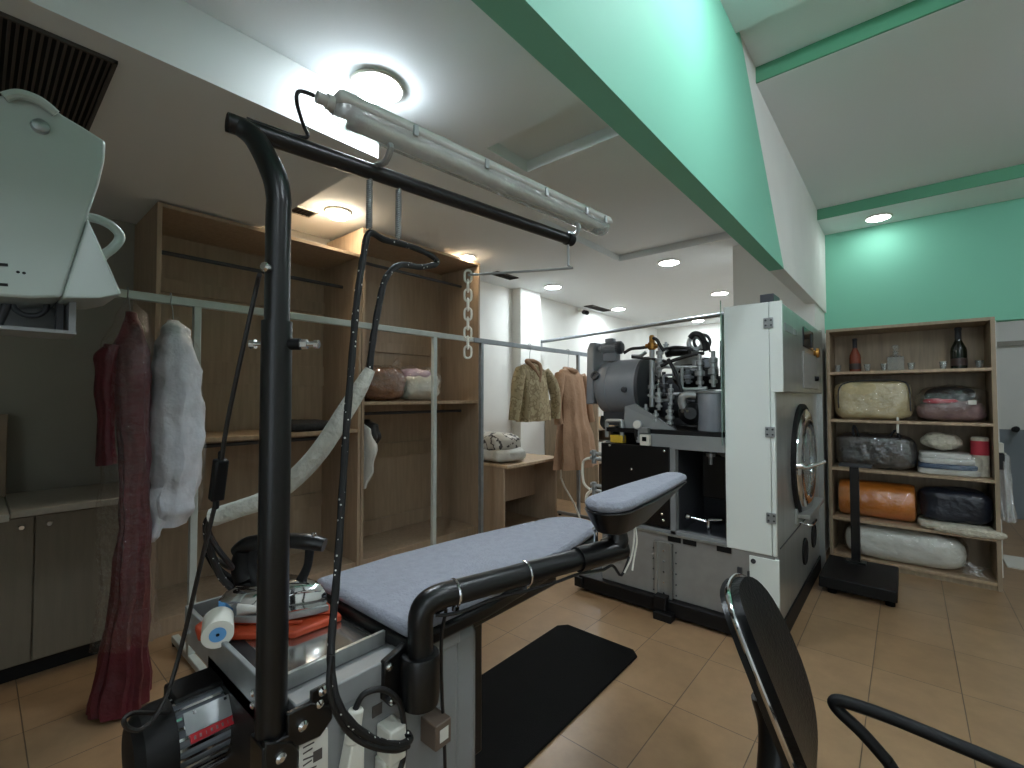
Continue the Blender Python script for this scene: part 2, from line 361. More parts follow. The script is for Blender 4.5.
downlight(1.3,-.9,3.17,.10,LAMP_S,'unseen added fill lamp over the customer side nearest the window',proud=.09)  # out-of-view lamp added as fill for the customer side
downlight(1.3,3.4,3.13,.10,LAMP_S,'unseen added fill lamp over the middle of the customer side',proud=.09)  # added out of view; its deep dome throws light onto the ceiling
downlight(1.6,6.9,3.035,.10,LAMP_S,'unseen added fill lamp in the back room beyond the shelf unit')  # added out of view to brighten the rear wall
downlight(.9,.9,3.17,.10,LAMP_S,'unseen added fill lamp over the chair on the customer side',proud=.09)  # another added fill lamp, domed to lift the ceiling brightness

# ---- air vents
def vent(name, x0,x1,y0,y1,z,label,n,along='y',mt='grille',cat='vent'):
    t = thing(name, ((x0+x1)/2,(y0+y1)/2,z), label, cat)
    f = .012
    obj('frame', MB().box(x0,x1,y0,y0+f,z-.012,z).box(x0,x1,y1-f,y1,z-.012,z).box(x0,x0+f,y0,y1,z-.012,z).box(x1-f,x1,y0,y1,z-.012,z), mt, t)
    obj('backing', B(x0+f,x1-f,y0+f,y1-f,z-.003,z), 'blackm', t)
    s = MB()
    for k in range(n):
        if along == 'y':
            yy = y0+f+(y1-y0-2*f)*(k+.5)/n; s.obox(((x0+x1)/2,yy,z-.007), x1-x0-2*f, (y1-y0)/n*.5, .002, Matrix.Rotation(.6,3,'X'))
        else:
            xx = x0+f+(x1-x0-2*f)*(k+.5)/n; s.obox((xx,(y0+y1)/2,z-.007), (x1-x0)/n*.5, y1-y0-2*f, .002, Matrix.Rotation(.6,3,'Y'))
    obj('louvres', s, 'grille', t)
    return t
vent('return_grille', -2.80,-2.12,-.75,.31,2.65,'large dark return air grille in the low soffit',56)
vent('air_vent', -3.66,-3.50,1.52,1.74,ZC,'small vent beside the warm light over the left wardrobe',6,mt='fr')
vent('air_vent', -3.72,-3.58,3.92,4.30,ZC,'small dark vent beside the edge of the tall wardrobe',6,'x')
vent('air_vent', -3.92,-3.76,6.35,6.95,ZC,'small dark vent in the ceiling near the wall camera',6,'x')
t = thing('security_camera', (-4.03,6.4,2.83), 'small dark security camera on the white left wall', 'camera')
obj('bracket', MB().cyl((-4.05,6.4,2.86),(-3.99,6.4,2.86),.03).cyl((-4.0,6.4,2.86),(-3.93,6.38,2.83),.012), 'whitep', t)
obj('housing', MB().cyl((-3.97,6.42,2.83),(-3.85,6.33,2.79),.035,.035), 'blackm', t)

# ================================================================== LEFT SIDE: counter, wardrobes, racks
# ---- base cabinet with doors, worktop
t = thing('base_cabinet', (-3.74,.1,0), 'dim grey-brown base cabinet with round chrome knobs left of red gown', 'cabinet')
obj('carcass', B(-4.04,-3.45,-.9,.66,.09,.84), 'counter', t)
obj('plinth', B(-4.04,-3.50,-.9,.66,0,.09), 'blackm', t)
for a, b_, k in ((-.88,-.40,None),(-.39,-.16,-.2),(-.15,.215,.17),(.222,.655,.27)):
    d = obj('door', B(-3.45,-3.43,a,b_,.10,.835), 'counter', t, bev=.002)
    if k is not None: obj('knob', MB().lathe([(.006,0),(.006,.015),(.014,.018),(.016,.026),(.01,.034)], (-3.43,k,.79), (1,0,0)), 'chrome', d)
tag(obj('worktop', B(-4.045,-3.40,.13,.665,.842,.878), 'worktop', bev=.004), 'pale grey stone worktop beside the red gown', 'worktop')
tag(obj('worktop', B(-4.045,-3.33,-.9,.125,.842,.878), 'worktop', bev=.004), 'pale deeper worktop slab at the left photo edge', 'worktop')
tag(obj('leaning_board', MB().obox((-3.93,-.12,1.115), .03, .50, .47, Matrix.Rotation(-.10,3,'Y')), 'kraft', bev=.004), 'pale brown board leaning on wall above the worktop', 'board')

# ---- two wardrobes
def wardrobe(y0, y1, h, shelf, label, rods, rails, gap=None):
    xb_, xf = -4.04, -3.43
    t = thing('open_wardrobe', ((xb_+xf)/2,(y0+y1)/2,0), label, 'wardrobe'); th = .025
    obj('side_panel', B(xb_,xf,y0,y0+th,0,h), 'wood', t, bev=.0015); obj('side_panel', B(xb_,xf,y1-th,y1,0,h), 'wood', t, bev=.0015)
    obj('back_panel', B(xb_,xb_+.012,y0+th,y1-th,.08,h-th), 'wood', t)
    obj('top_panel', B(xb_,xf,y0+th,y1-th,h-th,h), 'wood', t, bev=.0015)
    obj('base', B(xb_,xf-.02,y0+th,y1-th,0,.10), 'wood', t, bev=.0015)
    obj('shelf', B(xb_+.012,xf-.005,y0+th,y1-th,shelf-.028,shelf), 'wood_lt', t, bev=.0015)
    for z in rods:
        obj('hanging_rod', MB().cyl((-3.70,y0+th,z),(-3.70,y1-th,z),.0145), 'dark', t)
    for z0, z1 in rails:
        obj('back_rail', B(xb_+.012,xb_+.03,y0+th,y1-th,z0,z1), 'wood', t, bev=.001)
    if gap: obj('header', B(xf-.03,xf-.01,y0+th,y1-th,h-th-gap,h-th), 'wood', t, bev=.001)
    return t
wardrobe(.70, 2.083, 2.635, 1.185, 'lower open brown wardrobe behind white and red gowns', (2.40, 1.11), ((1.55,1.72),(.48,.60),(2.2,2.3)))
wardrobe(2.09, 3.48, 2.87, 1.41, 'taller open brown wardrobe with bagged bedding on its shelf', (2.66, 1.30), ((.84,.98),(1.9,2.0),(.10,.24)))
# cloth on the left shelf, bags on the right shelf, garments on right rod
tag(obj('folded_cloth', MB().blob((-3.66,1.70,1.222),(.42,.46,.09),.7,.6,.02,9,3,flat=.8), 'blackc'), 'dark folded cloth with pale edge on left wardrobe shelf', 'cloth')
t = thing('bedding_bag', (-3.62,2.37,1.41), 'brown blanket in clear knotted bag on tall wardrobe shelf', 'bag')
obj('blanket', MB().blob((-3.62,2.37,1.565),(.42,.46,.31),.75,.75,.03,7,1,flat=.96), 'brownfur', t)
obj('wrap', MB().blob((-3.62,2.37,1.572),(.45,.49,.325),.72,.75,.03,8,1,flat=.975).tube([(-3.46,2.36,1.66),(-3.40,2.37,1.72),(-3.38,2.42,1.76)],[.05,.012,.04],12), 'films', t)
t = thing('bedding_bag', (-3.60,2.80,1.41), 'white and lilac bedding in clear bag on tall wardrobe shelf', 'bag')
obj('bedding', MB().blob((-3.60,2.78,1.55),(.40,.40,.26),.7,.7,.03,8,4,flat=.96), 'pillow', t)
obj('lilac_cover', MB().blob((-3.60,2.74,1.655),(.33,.30,.13),.8,.8,.02,9,6), 'lilac', t, label='lilac cover on top')
obj('wrap', MB().blob((-3.60,2.78,1.575),(.44,.44,.33),.8,.75,.03,8,5,flat=.98), 'films', t)
t = thing('white_garment', (-3.70,2.20,.75), 'white garment hanging at left end of tall wardrobe', 'garment')
obj('cloth', MB().loft([(1.24,-3.66,2.16,.10,.02),(1.18,-3.64,2.18,.20,.05),(1.0,-3.62,2.20,.23,.07),(.85,-3.62,2.19,.2,.06),(.68,-3.62,2.165,.14,.03)],folds=5,fold=.06,seed=2), 'linen', t)
obj('hanger', MB().tube([(-3.70,2.17,1.315),(-3.70,2.175,1.29),(-3.68,2.17,1.265),(-3.66,2.165,1.24)],.003,6), 'galv', t)
t = thing('black_garment', (-3.70,2.27,1.0), 'short black bagged garment hanging beside the white garment', 'garment')
obj('cloth', MB().loft([(1.25,-3.68,2.27,.07,.03),(1.20,-3.67,2.28,.16,.06),(1.10,-3.66,2.29,.17,.075),(1.03,-3.67,2.29,.12,.05)],folds=6,fold=.08,seed=5), 'charcoal', t)
obj('hanger', MB().tube([(-3.70,2.27,1.315),(-3.70,2.275,1.29),(-3.69,2.27,1.25)],.003,6), 'galv', t)

# ---- garment racks (square tube rail on two posts)
def rack(y0, y1, posts, m, label, x=-3.0, z=1.97):
    t = thing('garment_rack', (x,(y0+y1)/2,0), label, 'rack')
    obj('rail', B(x-.018,x+.018,y0,y1,z-.022,z+.022), m, t, bev=.004)
    for y in posts:
        obj('post', B(x-.018,x+.018,y-.018,y+.018,.03,z-.02), m, t, bev=.004)
        f = obj('foot', B(x-.30,x+.30,y-.018,y+.018,.015,.05), m, t, bev=.004)
        for sx in (-.27,.27): obj('glide', MB().cyl((x+sx,y,0),(x+sx,y,.018),.02), 'blackm', f)
    return t
rack(.38, 2.945, (.80,2.50), 'rackw', 'long pale garment rack in front of wardrobes')
rack(2.95, 5.05, (3.06,4.72), 'rackg', 'grey steel garment rack holding jacket and brown dress')
# coupling knuckle + rod behind
a = P(540,342,x=-4.0); b_ = P(718,315,z=a.z); b_ = a+(b_-a)*1.07
t = thing('wall_rail', (a.x,a.y,a.z), 'thin grey overhead hanging bar reaching across to machine', 'rail')
obj('bar', MB().cyl(a, b_, .022), 'rackg', t); obj('bracket', MB().box(-4.05,-3.97,a.y-.02,a.y+.02,a.z-.13,a.z+.03), 'rackg', t)
obj('bracket', MB().box(b_.x-.02,b_.x+.02,b_.y-.02,4.76,a.z-.02,a.z+.02), 'rackg', t)

# ---- gowns in plastic
t = thing('bagged_gown', (-2.86,.47,0), 'long dark red gown in clear garment bag touching floor', 'gown')
obj('gown', MB().loft([(1.86,-2.90,.495,.015,.025),(1.78,-2.88,.50,.04,.045),(1.66,-2.87,.49,.08,.075),(1.52,-2.86,.49,.09,.085),(1.34,-2.86,.505,.08,.07),(1.15,-2.86,.515,.07,.06),(.9,-2.85,.52,.075,.058),(.55,-2.84,.51,.09,.072),(.25,-2.83,.49,.105,.09),(.02,-2.82,.475,.125,.112)],folds=11,fold=.09,seed=3,amp=.014), 'red', t)
obj('sleeve', MB().loft([(1.70,-2.84,.42,.03,.03),(1.62,-2.84,.395,.055,.045),(1.5,-2.84,.395,.05,.035),(1.3,-2.84,.40,.045,.03),(1.13,-2.84,.405,.05,.035)],folds=5,fold=.1,seed=8), 'red', t)
obj('bag', MB().loft([(1.93,-2.93,.495,.012,.02),(1.84,-2.89,.50,.07,.06),(1.7,-2.87,.485,.13,.10),(1.2,-2.86,.49,.13,.10),(.6,-2.85,.50,.14,.105),(.3,-2.84,.50,.15,.12)],folds=7,fold=.1,seed=5,amp=.02,caps=False), 'filmr', t)
obj('hanger', MB().tube([(-3.0,.495,1.998),(-2.985,.495,2.005),(-2.972,.495,1.985),(-2.98,.495,1.955),(-2.95,.495,1.935),(-2.90,.495,1.85)],.003,6), 'galv', t)
t = thing('bagged_gown', (-2.90,.68,.7), 'white tulle gown bundled in clear bag hanging on rack', 'gown')
obj('gown', MB().loft([(1.845,-2.92,.675,.02,.02),(1.80,-2.91,.68,.08,.055),(1.7,-2.90,.68,.12,.085),(1.5,-2.90,.685,.14,.11),(1.3,-2.90,.69,.145,.12),(1.05,-2.90,.685,.14,.115),(.88,-2.90,.67,.12,.105),(.80,-2.90,.66,.08,.085)],folds=9,fold=.045,seed=1,amp=.022), 'tulle', t)
obj('hem', MB().loft([(1.0,-2.86,.62,.07,.055),(.85,-2.86,.605,.06,.038),(.76,-2.86,.592,.035,.025),(.735,-2.86,.59,.008,.008)],folds=5,fold=.12,seed=4,amp=.02), 'tulle', t)
obj('bag', MB().loft([(1.87,-2.93,.675,.02,.02),(1.80,-2.91,.68,.09,.065),(1.68,-2.90,.685,.135,.10),(1.5,-2.90,.685,.155,.122),(1.1,-2.90,.69,.16,.13),(.84,-2.90,.685,.14,.115)],folds=6,fold=.05,seed=9,amp=.02,caps=False), 'filmr', t)
obj('hanger', MB().tube([(-3.0,.675,1.998),(-2.985,.675,2.005),(-2.972,.675,1.985),(-2.98,.675,1.955),(-2.95,.675,1.92),(-2.92,.675,1.84)],.003,6), 'galv', t)

# ---- jacket and dress on the second rack (their width lies along the rail)
def hook(t, y, x=-3.0, z=1.97, zz=1.80):
    obj('hanger', MB().tube([(x-.02,y,z+.01),(x-.012,y,z+.034),(x+.016,y,z+.03),(x+.026,y,z-.01),(x+.008,y,z-.05),(x+.003,y,zz)],.003,6).tube([(x,y-.2,zz-.06),(x,y-.05,zz),(x,y+.05,zz),(x,y+.2,zz-.06)],.006,6), 'galv', t)
t = thing('patterned_jacket', (-2.98,3.78,1.2), 'golden brown patterned jacket hanging on grey rack', 'jacket')
obj('body', MB().loft([(1.80,-2.98,3.78,.03,.05),(1.77,-2.98,3.78,.06,.17),(1.70,-2.97,3.78,.085,.235),(1.5,-2.96,3.78,.10,.235),(1.3,-2.96,3.80,.11,.245),(1.20,-2.96,3.80,.115,.25)],folds=8,fold=.06,seed=2), 'camo', t)
obj('sleeve', MB().tube([(-2.95,3.58,1.72),(-2.92,3.50,1.60),(-2.91,3.46,1.42),(-2.92,3.43,1.22)],[.06,.065,.06,.05],14), 'camo', t)
obj('sleeve', MB().tube([(-2.95,3.97,1.72),(-2.90,4.04,1.60),(-2.88,4.08,1.45),(-2.89,4.10,1.22)],[.06,.065,.06,.05],14), 'camo', t)
obj('collar', MB().tube([(-2.90,3.80,1.66),(-2.91,3.72,1.76),(-2.97,3.70,1.815),(-3.0,3.78,1.83),(-2.97,3.86,1.815),(-2.91,3.85,1.76),(-2.89,3.80,1.60)],.022,10), 'tan', t)
hook(t, 3.78)
t = thing('tan_dress', (-2.97,4.52,.6), 'plain brown long dress hanging on grey rack', 'dress')
obj('body', MB().loft([(1.79,-2.98,4.50,.03,.06),(1.75,-2.98,4.50,.06,.19),(1.68,-2.97,4.50,.085,.25),(1.45,-2.96,4.52,.10,.245),(1.25,-2.96,4.54,.10,.25),(.95,-2.95,4.58,.13,.33),(.64,-2.94,4.58,.16,.37)],folds=10,fold=.11,seed=6), 'tan', t)
obj('sleeve', MB().tube([(-2.96,4.28,1.70),(-2.93,4.21,1.55),(-2.93,4.18,1.35),(-2.92,4.20,1.15)],[.06,.06,.05,.05],14), 'tan', t)
obj('sleeve', MB().tube([(-2.96,4.72,1.70),(-2.93,4.80,1.55),(-2.93,4.84,1.35),(-2.92,4.88,1.15)],[.06,.06,.05,.05],14), 'tan', t)
obj('collar', MB().torus((-2.965,4.50,1.765),(.3,0,1),.075,.018), 'tan', t)
hook(t, 4.50, zz=1.77)

# ---- desk behind the racks and bedding on it
t = thing('wooden_desk', (-3.57,4.05,0), 'brown panel desk behind the grey rack beside wardrobe', 'desk')
obj('desk_top', B(-4.04,-3.06,3.50,4.46,.725,.755), 'wood_lt', t, bev=.002)
obj('side_panel', B(-3.98,-3.12,4.42,4.445,0,.725), 'wood', t, bev=.002); obj('side_panel', B(-3.98,-3.12,3.51,3.535,0,.725), 'wood', t, bev=.002)
obj('back_panel', B(-3.95,-3.93,3.535,4.42,.1,.725), 'wood', t); obj('modesty_panel', B(-3.45,-3.43,3.535,4.42,.28,.725), 'wood', t)
t = thing('bedding_stack', (-3.45,3.72,.755), 'striped grey and white bedding bundle on the desk', 'bedding')
obj('lower_quilt', MB().blob((-3.43,3.74,.835),(.62,.42,.16),.6,.5,.025,8,3,flat=.97), 'linen', t)
obj('striped_quilt', MB().blob((-3.44,3.72,.96),(.54,.38,.20),.7,.6,.03,8,6), 'stripes', t)
# shelving with cartons behind
t = thing('storage_shelf', (-3.59,5.75,0), 'grey-brown low shelf unit behind the hanging dress', 'shelf unit')
for y in (5.45,6.15): obj('side_panel', B(-4.03,-3.15,y-.012,y+.012,0,1.40), 'wood_grey', t)
for z in (.1,.55,1.0,1.38): obj('shelf', B(-4.03,-3.15,5.462,6.138,z,z+.022), 'wood_grey', t)
for (x,y,z,sx,sy,sz,m,l) in ((-3.33,5.72,1.022,.28,.5,.16,'card','cardboard carton on the shelf behind the brown dress'),(-3.32,5.70,1.182,.26,.44,.13,'paper','white carton stacked on cardboard carton behind brown dress'),(-3.36,5.75,.572,.3,.55,.25,'paper','pale carton on lower shelf behind the brown dress'),(-3.31,5.7,1.402,.26,.4,.12,'card','flat carton on top of the shelf behind brown dress')):
    t = thing('carton', (x,y,z), l, 'box')
    obj('box', B(x-sx/2,x+sx/2,y-sy/2,y+sy/2,z,z+sz), m, t, bev=.004)
    obj('tape', B(x-sx/2-.001,x+sx/2+.001,y-.03,y+.03,z+.03,z+sz+.001), 'kraft', t)
pts = [(-3.03+.02*sin(k*.9), 4.62+.17*cos(k*pi/9), .80+.17*sin(k*pi/9)+.004*(k//18)) for k in range(0,46)]
tag(obj('coiled_hose', MB().tube([(-3.03,4.60,1.05)]+[(-3.0,4.66,.99)]+pts[4:]+[(-3.1,4.5,.5),(-3.0,4.62,.2),(-2.9,4.6,.03)],.011,8,3), 'whitep'), 'white coiled hose hanging under the brown dress', 'hose')
t = thing('trolley', (-2.55,5.0,0), 'black folded trolley frame under the brown dress', 'trolley')
obj('frame', MB().tube([(-2.9,5.2,.06),(-2.9,5.2,.75),(-2.6,5.2,.80),(-2.35,5.2,.76),(-2.35,5.2,.06)],.016,10,4).tube([(-2.9,5.2,.45),(-2.35,5.2,.45)],.014,8,1), 'black', t)
obj('tray', B(-2.92,-2.33,5.0,5.4,.32,.36), 'blackm', t, bev=.01)
for x in (-2.88,-2.37): obj('wheel', MB().torus((x,5.2,.06),(1,0,0),.042,.018), 'rubber', t)

# ================================================================== THE IRONING TABLE
T = thing('ironing_table', (-1.19,.64,0), 'vacuum ironing table with blue-grey board and black pipe arms', 'ironing table')
obj('cabinet_body', B(-1.47,-.93,.43,.86,.06,.832), 'grey', T, bev=.006)
obj('base', B(-1.49,-.91,.41,.95,0,.06), 'blackm', T, bev=.004)
obj('end_cover', B(-1.42,-.955,.86,.97,.20,.80), 'grey', T, bev=.03)
obj('body_rim', B(-.975,-.925,.425,.865,.79,.842), 'grey', T, bev=.003)
# tray for the iron: stainless plate with folded rims, open bar at near end
tr = obj('iron_tray', B(-1.50,-1.0,.42,.67,.835,.842), 'polished', T)
obj('gap_shade', B(-1.36,-1.04,.416,.452,.8421,.8435), 'blackm', tr)  # black strip laid on the plate, stands in for the open gap's shade
obj('front_bar', B(-1.56,-.985,.40,.412,.765,.86), 'galv', tr, bev=.002)
obj('side_rim', B(-1.008,-.998,.42,.68,.835,.868), 'steel', tr, bev=.001); obj('side_rim', B(-1.56,-1.55,.41,.68,.79,.86), 'galv', tr, bev=.001)
for x in (-1.52,-1.06):
    for z in (.80,.825):
        obj('bolt', MB().lathe([(.008,0),(.008,.005),(.004,.008)],(x,.40,z),(0,-1,0),10), 'chrome', tr)
for y in (.47,.64): obj('bolt', MB().lathe([(.009,0),(.009,.006),(.004,.009)],(-.922,y,.826),(1,0,0),10), 'chrome', T)
# board
def board_outline(z, g=0.0):
    pts = []
    xc0, xc1 = -1.137, -1.125
    L = [(.68,.232),(.95,.235),(1.25,.205),(1.5,.165),(1.66,.135)]
    for y, w in L: pts.append((xc0+(xc1-xc0)*(y-.68)+w+g, y, z))
    for k in range(1,10):
        a = pi*k/10; pts.append((-1.125+(.135+g)*cos(a), 1.66+(.14+g)*sin(a), z))
    for y, w in reversed(L): pts.append((xc0+(xc1-xc0)*(y-.68)-w-g, y, z))
    return pts
obj('board_tray', MB().prism(board_outline(.835,.004), (0,0,.036)), 'black', T, bev=.008)
obj('board_pad', MB().prism(board_outline(.871), (0,0,.034)), 'cloth', T, bev=.016)
obj('board_support', MB().box(-1.25,-1.02,.86,1.45,.74,.835).box(-1.2,-1.07,.97,1.1,.30,.74), 'black', T, bev=.006)
# black upright with gooseneck and overhead arm
px_, py_ = -.952, P(273,600,x=-.952).y
obj('upright_sleeve', MB().cyl((px_,py_,.42),(px_,py_,1.60),.0285), 'black', T)
A0 = P(241,127,z=2.0); A1 = P(568,239,z=2.0)
obj('upright', MB().tube([(px_,py_,1.58),(px_,py_,1.80),(px_,py_,1.85),(px_-.012,py_-.006,1.90),(px_-.05,py_-.026,1.975),(A0.x,A0.y-.003,2.0)],[.0235,.0235,.0235,.024,.022,.019],18,5), 'black', T)
obj('overhead_arm', MB().tube([(A0.x,A0.y-.012,2.0),A0+(A1-A0)*.02,A0+(A1-A0)*.5,A1],.019,14,3), 'black', T)
obj('arm_end_cap', MB().lathe([(.021,0),(.021,.03),(.012,.036)],A1-(A1-A0).normalized()*.01,(A1-A0)), 'blackm', T)
obj('bolt', MB().lathe([(.009,0),(.010,.012),(.006,.016)],(px_+.012,py_-.022,1.70),(.45,-.8,0),12), 'chrome', T)
pc0 = Vector((px_,py_,1.555))
obj('clamp_bolt', MB().cyl(pc0-RT*.05, pc0-RT*.025, .005).cyl(pc0-RT*.052, pc0-RT*.042, .0095, seg=8), 'chrome', T)
obj('clamp_knob', MB().cyl(pc0+RT*.025, pc0+RT*.048, .0115), 'blackm', T); obj('clamp_screw', MB().cyl(pc0+RT*.046, pc0+RT*.062, .0095, seg=6).cyl(pc0+RT*.06, pc0+RT*.085, .0055).cyl(pc0+RT*.076, pc0+RT*.084, .009, seg=8), 'chrome', T)
# bracket plates that hold the upright
def side(l, x=-.927): return [P(a,b,x=x) for a,b in l]
obj('bracket', MB().prism(side([(309,690),(332,678),(332,700),(309,712)]),(.010,0,0)).prism(side([(285,712),(309,700),(330,704),(330,716),(318,734),(300,742),(285,748)]),(.012,0,0)).prism(side([(262,740),(290,738),(296,748),(294,772),(262,800)]),(.014,0,0)).box(-.975,-.915,py_-.03,py_+.035,.62,.80), 'black', T, bev=.003)
for u_, v_ in ((322,690),(302,725),(280,757)):
    q = P(u_,v_,x=-.915); obj('bolt', MB().lathe([(.010,0),(.010,.006),(.005,.010)],q,(1,0,0),12), 'chrome', T)
obj('rating_plate', MB().prism(side([(298,744),(327,727),(327,780),(298,800)],x=-.929),(.004,0,0)), 'paper', T, label='pale printed rating plate')
pl = T.children[-1]
txt = MB()
for k in range(5):
    p_ = P(303,748+6*k,x=-.925); q_ = P(303+random.uniform(8,18),742+6*k,x=-.925); txt.bar(p_,q_,.0012,.003)
txt.prism(side([(313,752),(322,747),(322,758),(313,763)],x=-.9255),(.0008,0,0))
obj('print', txt, 'grille', pl)
obj('relief_stamp', MB().box(-.932,-.928,.60,.625,.725,.75), 'grille', T)
# swivel arm with the sleeve board
bx, by = -.885, .70
obj('arm_cup', MB().lathe([(.030,.722),(.043,.73),(.046,.76),(.046,.838),(.043,.845),(.034,.846)],(bx,by,0)), 'black', T)
obj('arm_flange', MB().prism([(-.932,.62,.76),(-.932,.62,.845),(-.932,.70,.87),(-.932,.75,.84),(-.932,.75,.74),(-.932,.64,.735)],(.018,0,0)), 'black', T, bev=.004)
for y, z in ((.632,.832),(.64,.752)): obj('bolt', MB().lathe([(.009,0),(.009,.006),(.005,.009)],(-.914,y,z),(1,0,0),12), 'chrome', T)
E1 = P(617,549,z=.965); e0 = Vector((bx,by,.965)); dv = (E1-e0).normalized()
obj('swivel_pipe', MB().tube([(bx,by,.80),(bx,by,.88),(bx,by,.925),e0+dv*.012+Vector((0,0,-.012)),e0+dv*.05,e0+dv*.12,e0+(E1-e0)*.6,E1-dv*.1],[.030]*8,20,5), 'black', T)
for f in (.135,.46,.82):
    q = e0+(E1-e0)*f
    obj('hose_clamp', MB().torus(q, dv, .031, .0035, 24, 6).box(q.x-.004,q.x+.01,q.y-.006,q.y+.006,q.z-.044,q.z-.028), 'chrome', T)
obj('pipe_joint', MB().cyl(E1-dv*.17, E1+dv*.02, .036), 'black', T)
SB = Vector((E1.x, E1.y, 0))
obj('sleeve_post', MB().tube([(SB.x-.02,SB.y-.03,.965),(SB.x,SB.y,.985),(SB.x,SB.y,1.03),(SB.x,SB.y,1.07)],[.036,.036,.03,.03],18,4), 'black', T)
s0 = P(597,504,z=1.135); s1 = P(678,473,z=1.135)
ax = Vector((s1.x-s0.x,s1.y-s0.y,0)); LN = ax.length; ax.normalize(); nx = Vector((ax.y,-ax.x,0))
def sleeve(z, g):
    out = []
    L = [(.10,.075),(.3,.075),(LN-.10,.050)]
    for k in range(0,7):
        a = -pi/2-pi*k/6*0
    prof = []
    for k in range(7):
        a = pi/2+pi*k/6; prof.append((.078+(.078+g)*cos(a)*1.0, (.072+g)*sin(a)))
    prof += [(.30,-(.070+g)),(LN-.09,-(.052+g))]
    for k in range(1,6):
        a = -pi/2+pi*k/6; prof.append((LN-.06+(.06+g)*cos(a), (.052+g)*sin(a)))
    prof += [(LN-.09,(.052+g)),(.30,(.070+g))]
    return [s0+ax*p+nx*q+Vector((0,0,z-s0.z)) for p, q in prof]
top_ = sleeve(1.108,.003); bot = [Vector((SB.x,SB.y,1.05))+(p-Vector((SB.x,SB.y,p.z)))*.66 for p in top_]
for p in bot: p.z = 1.035 if (p-Vector((SB.x,SB.y,p.z))).length < .26 else 1.085
m_ = MB(); n_ = len(top_); m_.add(top_+bot, [tuple(range(n_)), tuple(range(2*n_-1,n_-1,-1))]+[(i,(i+1)%n_,n_+(i+1)%n_,n_+i) for i in range(n_)])
obj('sleeve_board_base', m_, 'black', T, bev=.004)
obj('sleeve_board_pad', MB().prism(sleeve(1.108,0), (0,0,.032)), 'cloth', T, bev=.014)
obj('drawstring', MB().tube([(SB.x+.045,SB.y+.02,1.06),(SB.x+.05,SB.y+.02,1.02),(SB.x+.045,SB.y+.01,.95),(SB.x+.03,SB.y-.01,.90)],.003,6).tube([(SB.x+.05,SB.y+.02,1.055),(SB.x+.058,SB.y+.02,1.0),(SB.x+.05,SB.y+.015,.94),(SB.x+.052,SB.y,.91)],.003,6), 'whitep', T, label='white cotton drawstring')
obj('pivot_lever', MB().cyl((SB.x-.05,SB.y-.045,.985),(SB.x-.05,SB.y-.045,1.02),.007).lathe([(.010,0),(.012,.010),(.006,.016)],(SB.x-.05,SB.y-.045,1.02)), 'chrome', T)
# thin cables along the swivel pipe
c1 = [e0+(E1-e0)*f+Vector((.01,0,-.036-.012*sin(f*9)**2)) for f in (.05,.15,.3,.45,.6,.75,.88,.95)]
obj('pipe_cable', MB().tube([(-.905,.80,.30),(-.90,.79,.55),(-.895,.775,.72),(-.885,.765,.86),(-.875,.77,.925)]+c1+[E1+Vector((.02,-.01,-.075)),E1+Vector((.035,.015,-.02))],.0045,8,4), 'cable', T)
# vacuum motor at the near end
mx_, mzz = -1.27, .678
mo = obj('vacuum_motor', MB().cyl((mx_,.295,mzz),(mx_,.43,mzz),.078,seg=36), 'drum', T)
fins = MB()
for k in range(28):
    a = 2*pi*k/28; q = Matrix.Rotation(a,3,'Y'); fins.obox(Vector((mx_,.362,mzz))+q @ Vector((0,0,.082)), .0055, .125, .016, q)
obj('cooling_fins', fins, 'chrome', mo)
obj('fan_cowl', MB().lathe([(.02,0),(.066,.004),(.085,.02),(.092,.05),(.092,.075)],(mx_,.225,mzz),(0,1,0),36), 'blackm', mo)
obj('end_shield', MB().lathe([(.092,0),(.095,.01),(.086,.03)],(mx_,.405,mzz),(0,1,0),36), 'blackm', mo)
obj('terminal_box', MB().box(mx_-.075,mx_+.02,.305,.415,mzz+.062,mzz+.096), 'blackm', mo, bev=.006)
rr = Matrix.Rotation(radians(52),3,'Y'); cc = Vector((mx_,.362,mzz))
obj('motor_plate', MB().obox(cc+rr @ Vector((-.006,0,.093)), .044, .10, .004, rr), 'galv', mo)
for yy in (-.03,.03): obj('plate_screw', MB().obox(cc+rr @ Vector((-.022,yy,.0955)), .006,.006,.002, rr), 'chrome', mo)
wl = obj('warning_label', MB().obox(cc+rr @ Vector((.026,.006,.092)), .018, .10, .006, rr), 'redl', mo, label='red warning label')
tx = MB()
for k in range(9): tx.obox(cc+rr @ Vector((.026,-.036+.0105*k,.0952)), .007, .0038 if k not in (2,6) else .0012, .001, rr)
obj('lettering', tx, 'maroon', wl)
obj('motor_mount', MB().box(-1.36,-1.04,.40,.432,.5,.80), 'blackm', T, bev=.004)
# electrics on the body side
obj('white_connector', MB().cyl((-.905,.535,.72),(-.905,.545,.785),.016).prism([(-.929,.50,.585),(-.929,.545,.585),(-.929,.56,.61),(-.929,.56,.72),(-.929,.53,.72)],(.035,0,0)), 'whitep', T, bev=.004)
obj('white_switch', MB().box(-.929,-.875,.61,.655,.635,.71).box(-.929,-.89,.605,.665,.56,.64), 'whitep', T, bev=.005)
obj('switch_box', MB().box(-.929,-.87,.735,.785,.60,.66), 'boxbrown', T, bev=.003)
obj('switch_label', B(-.8705,-.8695,.748,.775,.615,.645), 'paper', T.children[-1])
obj('body_cable', MB().tube([(-.905,.543,.785),(-.90,.56,.81),(-.89,.60,.805),(-.885,.64,.76),(-.885,.655,.69),(-.885,.65,.62),(-.885,.62,.585)],.0065,10), 'cable', T)

